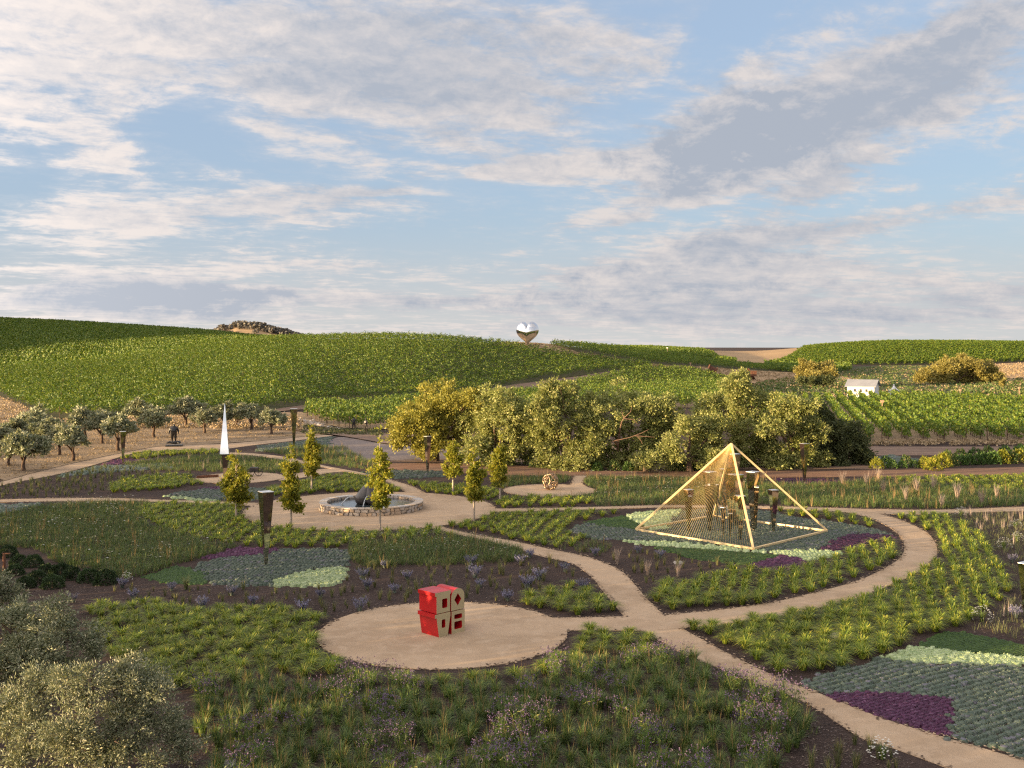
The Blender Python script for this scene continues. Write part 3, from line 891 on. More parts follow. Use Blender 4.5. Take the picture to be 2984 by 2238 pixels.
# --- the tall mixed bed in front: upright grasses with purple flowers
front_poly = gp([(560, 2000), (640, 1995), (760, 1975), (860, 2000), (1020, 1998), (1200, 2010), (1500, 2000), (1640, 1962), (1760, 1932), (1880, 1930), (1985, 1915), (2060, 1950), (2160, 2000), (2260, 2040), (2370, 2085), (2430, 2130), (2360, 2160), (2300, 2190), (2260, 2290), (2240, 2340), (500, 2340), (600, 2230), (560, 2100)])
p = off_paths(grid_in(front_poly, 0.66, 0.22, 0.25), 0.15)
p = p[np.argsort(np.hypot(p[:, 0], p[:, 1]))]
kindr = R.uniform(0, 1, len(p))
nz = np.sin(p[:, 0] * 1.3 + 2 * np.sin(p[:, 1] * 0.7)) * np.sin(p[:, 1] * 1.1 + p[:, 0] * 0.4)
is_verb = (nz > 0.30) & (kindr < 0.72)
up_me = []
for t in upright_t:
    g = Geo()
    for v, f, m in t:
        g.add(v, f, m)
    up_me.append(g.mesh('grass_clump', [M['grassblue'], M['tanblade']]))
verb_me = []
for k in range(5):
    gs, gf = Geo(), Geo()
    n = 34
    v, f = blades(n, 0.95, 0.45, 0.013, 3, 0.35, 0.10)
    gs.add(v, f)
    tips = v.reshape(n, 4, 2, 3).mean(2)[:, 3]
    lo_ = R.uniform(0.25, 0.8, 80)
    cc = np.c_[R.normal(0, 0.16, (80, 2)), lo_]
    lv, lf = leaf_quads(cc, R.uniform(0.08, 0.16, 80), unit(np.c_[R.normal(size=(80, 2)), np.full(80, 0.6)]), 0.25)
    gs.add(lv, lf)
    fc = (tips[:, None] + R.normal(0, 0.026, (n, 4, 3))).reshape(-1, 3)
    fv, ff = leaf_quads(fc, 0.042, rand_dirs(len(fc)), 0.9)
    gf.add(fv, ff)
    verb_me.append((gs.mesh('stems', [M['grassblue']]), gf.mesh('flower_heads', [M['verbena']])))
LANDMARKS = {'the sand court edge': (-2.9, 39.0), 'the near silver olive': (-7.6, 30.5), 'the white daisy': (9.9, 31.6), 'the purple carpet wedge': (10.6, 33.0), 'the path fork': (5.4, 42.0), 'the bare soil corner': (7.4, 31.0),
             'the bottom of the bed': (0.0, 28.5), 'the sand court lip': (1.5, 41.0), 'the middle of the mixed bed': (1.0, 34.0), 'the long diagonal path': (6.3, 38.0), 'the sedge rows': (-6.5, 36.5)}
gi, vi = np.where(~is_verb)[0], np.where(is_verb)[0]
lab = place_labels(p[gi], 'upright dark green grass clump', 'with tan stalks')
for n_, i in enumerate(gi[:300]):
    o = link('grass_clump', up_me[R.integers(len(up_me))], None, (p[i, 0], p[i, 1], 0), R.uniform(0, 6.28), R.uniform(0.70, 1.08))
    tag(o, lab[n_], 'grass clump', 'upright grasses in the mixed front bed')
if len(gi) > 300:
    q = p[gi[300:]]
    g = scatter_mesh(upright_t, q, R.uniform(0.7, 1.05, len(q)), R.uniform(0, 6.28, len(q)))
    tag(link('tall_grass', g.mesh('tall_grass', [M['grassblue'], M['tanblade']])), 'remaining upright grass at the back of the mixed bed', 'grass', kind='stuff')
lab = place_labels(p[vi], 'airy verbena with purple flower heads', 'in drifts')
for n_, i in enumerate(vi):
    s, fl = verb_me[R.integers(len(verb_me))]
    o = empty('verbena_plant', (p[i, 0], p[i, 1], 0), R.uniform(0, 6.28))
    o.scale = (R.uniform(0.8, 1.1),) * 3
    tag(o, lab[n_], 'flowering plant', 'purple verbenas among the front grasses')
    link('stems', s, o)
    tag(link('flower_heads', fl, o), kind='stuff')
# thin extra growth between the clumps
q = off_paths(rand_in(front_poly, 5.0), 0.1)
g = scatter_mesh([[(*blades(9, 0.5, 0.7, 0.018, 2, 0.8, 0.12), 0)] for k in range(5)], q, R.uniform(0.6, 1.1, len(q)), R.uniform(0, 6.28, len(q)))
tag(link('under_grass', g.mesh('under_grass', [M['grassblue']])), 'short green growth between the clumps of the front bed', 'grass', kind='stuff')

# --- meadows
def meadow(name, out, dens, h, mat, label, flowers=0.0, plumes=0.0, plume_mat='tanblade', fs=0.075, wdt=0.02):
    poly = gp(out)
    q = off_paths(rand_in(poly, dens * .82), 0.15)
    tp = [[(*blades(6, h * (1.25 if k % 2 else 1), 0.8, wdt * 1.35, 2, 0.8, 0.16, arch=bool(k % 2)), 0)] for k in range(10)]
    g = scatter_mesh(tp, q, R.uniform(0.55, 1.15, len(q)), R.uniform(0, 6.28, len(q)))
    mats = [M[mat], M['white'], M[plume_mat]]
    if flowers:
        c = off_paths(rand_in(poly, flowers / 5), 0.2)
        c = (c[:, None] + R.normal(0, 0.45, (len(c), 5, 2))).reshape(-1, 2)
        c = np.c_[c, R.uniform(h * 0.75, h * 1.15, len(c))]
        v, f = leaf_quads(c, fs * R.uniform(0.6, 1.2, len(c)), unit(np.c_[R.normal(size=(len(c), 2)), np.zeros(len(c))]), 1.0, np.array([0, 0.5, 0.8]))
        g.add(v, f, 1)
    if plumes:
        c = off_paths(rand_in(poly, plumes), 0.2)
        tp = [[(*blades(6, h * 1.35, 0.25, 0.03, 2, 0.3, 0.08), 2)] for k in range(5)]
        gg = scatter_mesh(tp, c, R.uniform(0.7, 1.15, len(c)), R.uniform(0, 6.28, len(c)))
        n0 = g.n
        for (k, m), fs_ in gg.f.items():
            g.f.setdefault((k, m), []).extend([x + n0 for x in fs_])
        g.v.extend(gg.v)
        g.n += gg.n
    return tag(link(name, g.mesh(name, mats)), label, 'meadow', kind='stuff')


meadow('meadow_grass', [(-120, 1500), (0, 1505), (120, 1478), (250, 1467), (430, 1466), (420, 1488), (395, 1508), (440, 1535), (530, 1560), (600, 1588), (700, 1596), (650, 1612), (585, 1628), (505, 1650), (420, 1680), (350, 1692), (300, 1668), (180, 1650), (100, 1600), (-120, 1590)],
       30, 0.75, 'meadow', 'dark green meadow dotted with white flowers behind the round shrubs', 1.6, 0.25, fs=0.13)
meadow('meadow_grass', [(1020, 1600), (1060, 1582), (1200, 1577), (1340, 1568), (1480, 1590), (1530, 1608), (1500, 1640), (1420, 1640), (1300, 1650), (1180, 1650), (1080, 1655), (1025, 1640)],
       34, 0.72, 'meadow', 'green meadow strip with white daisies below the fountain court', 2.6, 0.3, fs=0.10)
meadow('meadow_grass', [(1680, 1420), (1715, 1392), (1900, 1394), (2110, 1396), (2260, 1414), (2260, 1470), (2100, 1472), (1740, 1476), (1730, 1460), (1600, 1452), (1740, 1436)],
       22, 0.70, 'meadow', 'tall grass with white flowers and tan plumes behind the openwork ball', 1.6, 0.45, fs=0.12)
meadow('meadow_grass', [(1480, 1392), (1660, 1388), (1650, 1408), (1600, 1412), (1540, 1414), (1480, 1420), (1460, 1426), (1450, 1408)], 22, 0.65, 'meadow', 'low grass with white flowers in front of the soil strip', 0.8, 0.5, fs=0.10)
meadow('meadow_grass', [(2240, 1416), (2400, 1414), (2560, 1404), (2700, 1415), (2860, 1428), (2984, 1438), (3200, 1436), (3200, 1468), (2984, 1474), (2743, 1483), (2539, 1481), (2280, 1474)],
       24, 0.75, 'meadow', 'tall meadow grass with orange plumes behind the winding path', 0.3, 0.55)
meadow('meadow_grass', [(350, 1352), (450, 1342), (560, 1330), (640, 1328), (720, 1332), (830, 1345), (920, 1362), (800, 1380), (640, 1376), (500, 1372), (420, 1368)], 18, 0.7, 'meadow', 'dull green grasses below the olive path', 0.0, 0.15, 'pinkgrass')
meadow('meadow_grass', [(750, 1316), (870, 1302), (1000, 1302), (1060, 1335), (1110, 1355), (1060, 1370), (940, 1352), (840, 1328)], 14, 0.6, 'meadow', 'grey-green grasses beside the gravel patch', 0.0, 0.3)
meadow('meadow_grass', [(2740, 1502), (2984, 1494), (3200, 1490), (3200, 1900), (3050, 1900), (2984, 1872), (2840, 1836), (2900, 1795), (2960, 1740), (2965, 1680), (2915, 1610), (2865, 1560), (2800, 1520)],
       9, 0.55, 'tuft', 'thin greyish grass over mulch beside the wide sedge bed', 0.03, 0.35, 'pinkgrass', wdt=0.014)
meadow('meadow_grass', [(1560, 1600), (1680, 1602), (1720, 1580), (1790, 1590), (1760, 1615), (1700, 1612), (1640, 1606)], 14, 0.6, 'meadow', 'green grass at the tip of the pyramid carpet', 0.3, 0.2)
meadow('meadow_grass', [(1650, 1395), (2240, 1398), (2240, 1404), (1650, 1402)], 10, 0.7, 'tuft', 'orange-tipped grass along the soil strip', 0.0, 1.2)

# dry grass tussocks in the olive grove
q = off_paths(rand_in(gp([(-150, 1440), (0, 1403), (160, 1359), (275, 1332), (370, 1311), (475, 1296), (637, 1291), (750, 1283), (850, 1272), (860, 1262), (700, 1240), (500, 1238), (300, 1245), (100, 1250), (-150, 1255)]), 1.6), 0.1)
g = scatter_mesh([[(*blades(9, 0.30, 0.8, 0.05, 2, 0.9, 0.25), 0)] for k in range(8)], q, R.uniform(0.6, 1.4, len(q)), R.uniform(0, 6.28, len(q)))
tag(link('dry_grass_tufts', g.mesh('dry_grass_tufts', [M['straw']])), 'short straw coloured grass under the olive grove', 'grass', kind='stuff')

# --- scattered little tufts on the mulch
tuft_me = []
for t in tuft_t:
    g = Geo()
    for v, f, m in t:
        g.add(v, f, m)
    tuft_me.append(g.mesh('grass_tuft', [M['tuft']]))
mulch_beds = {'between the thyme carpet and the sand court': [(300, 1715), (420, 1705), (600, 1712), (800, 1716), (1000, 1712), (1030, 1640), (1200, 1655), (1420, 1645), (1530, 1620), (1640, 1650), (1700, 1690), (1640, 1708), (1500, 1760), (1380, 1750), (1200, 1765), (1050, 1790), (960, 1795), (560, 1780), (330, 1755)],
              'in front of the pyramid carpet': [(1700, 1610), (1810, 1595), (1920, 1612), (2010, 1632), (2150, 1648), (1990, 1682), (1890, 1715), (1850, 1690), (1800, 1650)],
              'on the soil corner by the daisy': [(2320, 2200), (2420, 2150), (2480, 2160), (2600, 2195), (2760, 2245), (2700, 2320), (2300, 2320)]}
def MK(**k):
    return {a.replace('_', ' '): tuple(gp([b])[0]) for a, b in k.items()}


TUFT_MARKS = {'between the thyme carpet and the sand court': MK(the_green_carpet_tip=(430, 1700), the_middle_of_the_thyme_carpet=(650, 1710), the_pale_sedum_wedge=(900, 1712), the_sedum_wedge_corner=(1010, 1670), the_first_white_daisies=(1120, 1655), the_last_white_daisies=(1420, 1645), the_block_sculpture=(1290, 1760), the_sand_court_rim=(1050, 1785), the_path_below_the_daisies=(1540, 1625), the_wedge_bed=(1580, 1715), the_path_curve=(1660, 1665), the_sedge_rows=(620, 1775), the_dark_round_shrubs=(320, 1720)),
              'in front of the pyramid carpet': MK(the_sedum_ribbon=(1880, 1600), the_grey_plume_grass=(1800, 1645), the_pink_plume_grass=(1975, 1680), the_sedge_arc=(1930, 1700), the_purple_patch=(2120, 1650)),
              'on the soil corner by the daisy': MK(the_white_daisy=(2572, 2212), the_long_path=(2480, 2165), the_mixed_bed=(2340, 2190), the_picture_edge=(2500, 2290))}
for where, out in mulch_beds.items():
    q = off_paths(grid_in(gp(out), 1.05 if 'corner' not in where else 0.8, 0.3, 0.4), 0.3)
    LANDMARKS = TUFT_MARKS[where]
    lab = place_labels(q, 'thin grass tuft on mulch', '')
    for i, (x, y) in enumerate(q):
        o = link('grass_tuft', tuft_me[R.integers(len(tuft_me))], None, (x, y, 0), R.uniform(0, 6.28), R.uniform(0.6, 1.5))
        tag(o, lab[i], 'grass tuft', 'little tufts ' + where)
out = gp([(-150, 1440), (0, 1418), (170, 1390), (300, 1362), (420, 1372), (560, 1384), (590, 1392), (480, 1384), (340, 1400), (290, 1444), (150, 1450), (-150, 1455)])
q = off_paths(grid_in(out, 1.0, 0.3, 0.3), 0.2)
g = scatter_mesh(tuft_t, q, R.uniform(0.9, 1.6, len(q)), R.uniform(0, 6.28, len(q)))
tag(link('tuft_grass', g.mesh('tuft_grass', [M['tuft']])), 'scattered dull tufts on mulch below the olive path', 'grass', kind='stuff')

# --- russian sage, pale plumes, daisies
sage_me = []
for k in range(5):
    gs, gf = Geo(), Geo()
    n = 46
    v, f = blades(n, 0.62, 0.62, 0.030, 3, 0.35, 0.10)
    gs.add(v, f)
    cen = v.reshape(n, 4, 2, 3).mean(2)
    t = R.uniform(0.40, 1.0, (n, 9))
    i0 = np.minimum((t * 3).astype(int), 2)
    fr = (t * 3 - i0)[..., None]
    ix = np.arange(n)[:, None]
    c = (cen[ix, i0] * (1 - fr) + cen[ix, i0 + 1] * fr).reshape(-1, 3) + R.normal(0, 0.018, (n * 9, 3))
    fv, ff = leaf_quads(c, 0.085, unit(np.c_[R.normal(size=(len(c), 2)) * .5, np.ones(len(c))]), 0.45)
    gf.add(fv, ff)
    sage_me.append((gs.mesh('leaves', [M['sageleaf']]), gf.mesh('flower_spikes', [M['sageflower']])))
SAGE = [(356, 1714, 1.1, 'beside the round shrubs'), (387, 1746, 1.0, 'in front of the green carpet'), (214, 1755, .9, 'by the near olive crown'), (675, 1736, 1.1, 'below the thyme carpet'), (590, 1775, 1.2, 'at the back of the sedge rows'),
        (739, 1760, .9, 'between two tall tufts'), (882, 1784, 1.2, 'behind the sedge rows'), (1048, 1782, 1.3, 'behind the sand court rim'), (1055, 1688, 1.2, 'beside the pale sedum'), (1070, 1717, 1.2, 'below the pale sedum'),
        (1120, 1655, .8, 'at the daisy strip'), (1187, 1689, 1.0, 'mid bed below the daisies'), (1150, 1728, 1.0, 'behind the block sculpture'), (1371, 1648, 1.2, 'under the daisy strip'), (1384, 1684, 1.4, 'standing highest behind the court'),
        (1479, 1752, 1.1, 'at the court rim near the wedge bed'), (1400, 1712, .9, 'above the sand court'), (1517, 1647, 1.2, 'beside the path below the daisies'), (1544, 1626, 1.1, 'at the path edge'), (1646, 1667, 1.1, 'beside the path curve'),
        (1537, 1714, 1.4, 'widest of the wedge bed'), (1571, 1690, 1.3, 'behind the wedge bed'), (1700, 1722, 1.2, 'at the tip of the wedge bed'), (1734, 1620, 1.0, 'across the path from the wedge'), (1859, 1612, .9, 'under the sedum strip'),
        (1924, 1626, 1.0, 'below the pyramid corner'), (1890, 1560, .0, ''), (935, 1742, .9, 'before the pale sedum'), (500, 1722, .9, 'below the green carpet'), (1290, 1740, .8, 'right above the block sculpture'),
        (2950, 1640, 1.0, 'beside the cut-off mirrored pillar'), (2960, 1800, 1.1, 'near the round daisy plant')]
for px, py, s, where in SAGE:
    if s == 0:
        continue
    x, y = gp([(px, py)])[0]
    lv, fl = sage_me[R.integers(len(sage_me))]
    o = empty('sage_plant', (x, y, 0), R.uniform(0, 6.28))
    s *= .82
    o.scale = (s, s, s * .9)
    tag(o, 'grey leaved sage with lilac spikes ' + where, 'flowering plant', 'lilac sages on the mulch')
    link('leaves', lv, o)
    tag(link('flower_spikes', fl, o), kind='stuff')
pl_me = []
for k in range(3):
    g = Geo()
    v, f = blades(40, 1.0, 0.42, 0.030, 3, 0.25, 0.10)
    g.add(v, f, 0)
    pl_me.append(g.mesh('plume_grass', [M['pinkgrass']]))
PLUME = [(1887, 1676, 1.0, 'tall pale plume grass on mulch before the pyramid'), (1798, 1645, 1.1, 'tallest grey plume grass beside the winding path'), (1975, 1680, 0.95, 'pinkish plume grass behind the arc of sedge'),
         (2455, 1418, 1.5, 'pale plume grass next to the far mirrored pillar'), (2525, 1418, 1.5, 'pale fan of plumes at the purple carpet end'), (2560, 1403, 1.5, 'pale plume grass highest in the far meadow'), (2575, 1440, 1.5, 'pink plume grass in the middle of the far meadow'),
         (2640, 1462, 1.5, 'pink plume grass close behind the path'), (2672, 1440, 1.7, 'wide pink plume grass leaning over the meadow'), (2720, 1428, 1.6, 'slim pale plume grass by the sedge carpet'), (2745, 1480, 1.3, 'narrow plume grass at the path edge'),
         (2790, 1458, 1.8, 'widest pink plume grass of the far meadow'), (2860, 1475, 1.6, 'grey plume grass at the path beyond the bend'), (2905, 1455, 1.4, 'grey-lilac plume grass in dark grass')]
for px, py, s, lb in PLUME:
    x, y = gp([(px, py)])[0]
    tag(link('plume_grass', pl_me[R.integers(3)], None, (x, y, 0), R.uniform(0, 6.28), s * .8), lb, 'ornamental grass', 'pale plume grasses')


def daisy(px, py, s, lb):
    x, y = gp([(px, py)])[0]
    o = empty('daisy_plant', (x, y, 0))
    tag(o, lb, 'flowering plant')
    g = Geo()
    v, f = blades(60, 0.55 * s, 0.6, 0.022, 3, 0.6, 0.08)
    g.add(v, f)
    link('leaves', g.mesh('leaves', [M['grassblue']]), o)
    g = Geo()
    n = int(60 * s)
    d = unit(np.c_[R.normal(size=(n, 2)), np.abs(R.normal(size=n)) * .8 + .3])
    c = d * (0.40 * s, 0.40 * s, 0.62 * s) + R.normal(0, .03, (n, 3))
    for k in range(3):
        a = k * np.pi / 3
        v, f = leaf_quads(c, 0.085, np.tile([math.cos(a), math.sin(a), 0.1], (n, 1)), 0.45, np.array([0.0, 0.3, 1.0]))
        g.add(v, f)
    tag(link('flowers', g.mesh('flowers', [M['white']]), o), kind='stuff')


daisy(2572, 2212, 1.0, 'white flowering daisy on bare soil beside the long path')
daisy(2862, 1812, 1.15, 'round white daisy plant at the corner of the sedge bed')
daisy(2925, 1600, 1.1, 'white flower cluster on mulch beyond the path bend')
daisy(2965, 1580, 1.0, 'small white flower cluster near the picture edge')
daisy(2960, 1540, 1.0, 'yellowish white flower mound under the level walk')
daisy(368, 1695, 0.8, 'white daisies tucked behind the lilac sage by the shrubs')
daisy(2800, 1505, 1.1, 'cream flower mound just below the level walk')

# --- round clipped shrubs
def shrub_mesh(name, n, rx, rz_, mat, size, aspect=0.45):
    g = Geo()
    d = rand_dirs(n)
    d[:, 2] = np.abs(d[:, 2]) * 1.0 - 0.12
    rad = R.uniform(0.55, 1.0, n) ** 0.35 * (1 + 0.13 * np.sin(d[:, 0] * 7 + d[:, 2] * 5) * np.sin(d[:, 1] * 6))
    c = d * rad[:, None] * (rx, rx, rz_) + (0, 0, rz_ * 0.12)
    v, f = leaf_quads(c, size * R.uniform(0.7, 1.3, n), unit(d + R.normal(0, .6, (n, 3)) + (0, 0, .5)), aspect)
    g.add(v, f)
    v, f = tube([(0, 0, 0), (0, 0, rz_ * .5)], (0.04, 0.02), 5)
    g.add(v, f, 1)
    return g.mesh(name, [mat, M['bark']])


SHRUB = [(153, 1712, 33, 'front-most round shrub standing alone on the mulch'), (73, 1712, 30, 'dark shrub next to the middle olive crown'), (108, 1697, 32, 'pale tipped shrub behind the lone one'), (44, 1674, 28, 'small shrub by the rusty post'),
         (176, 1679, 32, 'shrub at the middle of the dark row'), (136, 1677, 27, 'half hidden shrub behind the front-most one'), (210, 1687, 31, 'third shrub from the sage end of the row'), (258, 1694, 33, 'second shrub from the sage end of the row'),
         (307, 1701, 35, 'last shrub of the row beside the lilac sage'), (98, 1650, 30, 'spreading dark shrub at the meadow edge'), (54, 1644, 26, 'dark shrub behind the rusty post'), (22, 1622, 30, 'highest shrub at the meadow edge'), (-30, 1690, 34, 'shrub cut by the picture edge')]
sh_me = [shrub_mesh('round_shrub', 2200, 0.62, 0.74, M['boxleaf'], 0.10) for k in range(4)]
for px, py, hw, lb in SHRUB:
    x, y = gp([(px, py)])[0]
    s = hw * y / F / 0.62
    tag(link('round_shrub', sh_me[R.integers(4)], None, (x, y, 0), R.uniform(0, 6.28), (s, s, s * R.uniform(.9, 1.1))), lb, 'shrub', 'dark round shrubs')
# leafy perennials along the soil strip and under the big trees
per_me = [shrub_mesh('leafy_shrub', 320, 0.55, 0.75, M[m], 0.20) for m in ('lawn', 'meadow', 'ginkgo', 'lawn')]
HEDGE = ['beside the dark tree', 'at the start of the hedge', 'past the hedge start', 'below the bluish carpet', 'standing alone at the soil edge', 'upright in front of the hedge', 'tallest before the hedge', 'behind the tallest yellow one', 'under the nest box post', 'at mid hedge', 'past mid hedge',
         'two past mid hedge', 'opposite the plume grasses', 'above the tall meadow', 'near the hedge end', 'at the hedge end', 'back row by the yellow ones', 'back row at mid hedge', 'back row past mid hedge', 'back row opposite the plumes', 'back row near the end', 'last of the back row', 'on the bluish carpet edge', 'between carpet and hedge']
PER = [(1555, 1362, .7), (1640, 1366, .8), (1720, 1368, .9), (1740, 1372, .8), (1790, 1370, .9), (1830, 1372, .8), (1985, 1372, .9), (2030, 1372, .8), (2555, 1365, 1.0), (2600, 1364, .8), (2630, 1363, .7), (2665, 1362, .7), (2695, 1362, 1.0), (2720, 1370, 1.2), (2748, 1360, 1.3), (2775, 1357, 1.0),
       (2800, 1355, 1.0), (2825, 1354, 1.0), (2850, 1353, 1.0), (2870, 1352, 1.1), (2895, 1351, 1.2), (2920, 1350, 1.3), (2945, 1349, 1.2), (2970, 1348, 1.3), (2760, 1345, 1.1), (2800, 1340, 1.1), (2840, 1337, 1.1), (2880, 1335, 1.2), (2930, 1333, 1.2), (2975, 1332, 1.3), (2580, 1356, .9), (2640, 1354, .9)]
for i, (px, py, s) in enumerate(PER):
    x, y = gp([(px, py)])[0]
    k = 2 if (px in (2555, 2695, 2720, 2748, 2920, 2970)) else int(R.integers(2)) + (0 if px > 2500 else 0)  # chosen bushes get yellower leaves, so the sunlit tone is in the colour
    s *= 1.25
    tag(link('leafy_shrub', per_me[k], None, (x, y, 0), R.uniform(0, 6.28), (s, s, s * 1.1)),
        ('sunlit yellow-green bush' if k == 2 else 'low green bush') + (' on the soil strip ' + ['before the weeping willow', 'before the pale willow', 'under the leaning willow', 'beside the leaning willow', 'before the bare branches', 'below the bare branches', 'before the pale young tree', 'past the pale young tree'][i] if px < 2100 else ' ' + HEDGE[i - 8]), 'bush', 'bushes along the soil strip')

# --- ground-cover carpets
def mounds(poly, sp, r, h, rot, leaf=6):
    q = grid_in(poly, sp, 0.07, rot, rowed=True, fray=sp * .45)
    tp = []
    for k in range(5):
        a = np.arange(7) / 7 * 2 * np.pi
        ring = np.c_[np.cos(a) * r, np.sin(a) * r, np.zeros(7)] * R.uniform(0.85, 1.15, (7, 1))
        mid = np.c_[np.cos(a + .4) * r * .62, np.sin(a + .4) * r * .62, np.full(7, h * .75)] * R.uniform(0.88, 1.12, (7, 1))
        v = np.concatenate([ring, mid, [[0, 0, h]]])
        i = np.arange(7)
        f4 = np.stack([i, (i + 1) % 7, (i + 1) % 7 + 7, i + 7], 1)
        f3 = np.stack([i + 7, (i + 1) % 7 + 7, np.full(7, 14)], 1)
        n = leaf * 4
        d = rand_dirs(n)
        d[:, 2] = np.abs(d[:, 2])
        lv, lf = leaf_quads(d * (r * .95, r * .95, h) * R.uniform(.8, 1.2, (n, 1)), r * .36, unit(d * .6 + R.normal(0, .6, (n, 3)) + (0, 0, .3)), 0.5)
        tp.append([(v, f4, 0), (v, f3, 0), (lv, lf, 0)])
    return scatter_mesh(tp, q, R.uniform(0.8, 1.2, len(q)), R.uniform(0, 6.28, len(q)))


def carpet(name, out, mat, label, sp=0.30, r=0.17, h=0.11, rot=0.4, leaf=6, cut=None):
    poly = gp(out)
    g = mounds(poly, sp, r, h, rot, leaf)
    return tag(link(name, g.mesh(name, [M[mat]], True)), label, 'ground cover', kind='stuff')


# chips of bark lying on the bare mulch
q = np.concatenate([rand_in(gp([(-100, 1700), (600, 1700), (1500, 1610), (1700, 1690), (1500, 1770), (960, 1800), (-100, 1790)]), 26), rand_in(gp([(200, 2150), (700, 2000), (2300, 2050), (2500, 2150), (2900, 2330), (200, 2330)]), 45),
                    rand_in(gp([(1700, 1610), (2010, 1632), (2990, 1500), (2990, 1900), (2300, 1990), (1950, 1800)]), 14)])
q = off_paths(q, -.25) if False else off_paths(q, .02)
c = np.c_[q, R.uniform(.004, .03, len(q))]
v, f = leaf_quads(c, R.uniform(.05, .14, len(c)), unit(np.c_[R.normal(size=(len(c), 2)), R.normal(0, .12, len(c))]), .4, np.array([0, 0, 1.0]))
g = Geo()
g.add(v, f)
tag(link('bark_chips', g.mesh('bark_chips', [leaf_mat('bark_chips', (.045, .030, .025), (.15, .105, .085), (.24, .18, .14), 0.0)])), 'loose bark chips on the beds', 'mulch', kind='stuff')

# crumbs of gravel and bark along the edges of the walks
E = []
EDGES = PATHS + [disc(*v_) for v_ in COURTS.values()]
for k_, q in enumerate(EDGES):
    s_ = np.roll(q, -1, 0) - q
    ln = np.hypot(s_[:, 0], s_[:, 1])
    n = int(min(ln.sum(), 160) * 16)
    i = R.choice(len(q), n, p=ln / ln.sum())
    e_ = q[i] + s_[i] * R.uniform(0, 1, (n, 1))
    free = np.ones(n, bool)
    for k2_, q2 in enumerate(EDGES):
        if k2_ != k_:
            free &= ~inside(q2, e_)
    e_ = e_[free]
    E.append(e_ + R.normal(0, .10, e_.shape))
E = np.concatenate(E)
E = E[E[:, 1] < 100]
c = np.c_[E, np.full(len(E), .052)]
for nme, m_, sel in (('bark_chips', M['bark'], slice(0, None, 2)), ('gravel_crumbs', M['gravel'], slice(1, None, 2))):
    cs = c[sel]
    v, f = leaf_quads(cs, R.uniform(.06, .20, len(cs)), unit(np.c_[R.normal(size=(len(cs), 2)), np.zeros(len(cs))]), .55, np.array([0, 0, 1.0]))
    g = Geo()
    g.add(v, f)
    tag(link(nme, g.mesh(nme, [m_])), 'loose crumbs along the edges of the walks', 'gravel', kind='stuff')

carpet('thyme_carpet', [(560, 1662), (590, 1640), (650, 1628), (760, 1619), (812, 1604), (900, 1602), (1014, 1604), (1021, 1631), (1006, 1653), (926, 1660), (835, 1680), (790, 1709), (700, 1710), (600, 1705), (600, 1672)], 'thyme', 'grey-green thyme carpet in rows round the tall mirrored pillar', 0.30, 0.165, 0.12, 0.25)
carpet('green_carpet', [(414, 1684), (509, 1651), (560, 1658), (600, 1672), (600, 1703), (560, 1704), (470, 1696)], 'lawn', 'bright green carpet at the tip of the thyme', 0.17, 0.12, 0.07, 0.5, 4)
carpet('purple_carpet', [(587, 1629), (640, 1611), (695, 1597), (811, 1601), (800, 1612), (750, 1617), (650, 1626)], 'purplecover', 'purple flower strip behind the thyme carpet', 0.24, 0.15, 0.10, 0.5)
carpet('sedum_carpet', [(794, 1710), (835, 1682), (926, 1662), (1006, 1655), (1002, 1680), (987, 1708), (900, 1711)], 'sedum', 'pale sedum wedge at the near corner of the thyme', 0.26, 0.17, 0.13, 0.2, 7)

carpet('thyme_carpet', [(1660, 1548), (1703, 1525), (1771, 1537), (1853, 1544), (1890, 1548), (1955, 1545), (1960, 1515), (2000, 1488), (2110, 1481), (2240, 1492), (2300, 1508), (2403, 1519), (2539, 1540), (2600, 1560), (2471, 1557), (2380, 1603), (2234, 1606), (2120, 1593), (1941, 1578), (1812, 1574), (1730, 1572)], 'thyme', 'grey-green thyme carpet under the golden pyramid', 0.30, 0.17, 0.12, 0.35)
carpet('green_carpet', [(1703, 1522), (1819, 1504), (1873, 1534), (1853, 1542), (1771, 1535)], 'lawn', 'deep green carpet patch behind the pyramid corner', 0.2, 0.14, 0.07, 0.5, 4)
carpet('sedum_carpet', [(1822, 1502), (1920, 1490), (1990, 1486), (1955, 1514), (1950, 1544), (1890, 1546), (1873, 1533)], 'sedum', 'pale sedum patch at the far corner of the pyramid', 0.28, 0.18, 0.14, 0.2, 6)
carpet('sedum_carpet', [(1812, 1576), (1941, 1580), (2120, 1595), (2236, 1609), (2390, 1607), (2455, 1609), (2430, 1622), (2350, 1636), (2290, 1618), (2200, 1611), (2060, 1600), (1900, 1592)], 'sedum', 'pale sedum ribbon along the near side of the pyramid', 0.30, 0.17, 0.13, 0.2, 6)
carpet('green_carpet', [(1900, 1594), (2060, 1602), (2200, 1613), (2270, 1620), (2230, 1634), (2170, 1646), (2020, 1630)], 'lawn', 'dark green ribbon below the sedum ribbon', 0.2, 0.14, 0.08, 0.4, 4)
carpet('purple_carpet', [(2385, 1604), (2471, 1558), (2540, 1556), (2615, 1565), (2573, 1578), (2500, 1596), (2452, 1606)], 'purplecover', 'purple thyme rows between pyramid and winding path', 0.30, 0.15, 0.10, 0.5)
carpet('purple_carpet', [(2180, 1647), (2234, 1634), (2275, 1622), (2319, 1626), (2366, 1640), (2302, 1660), (2240, 1658)], 'purplecover', 'bright purple patch at the sedge arc', 0.24, 0.15, 0.11, 0.5)

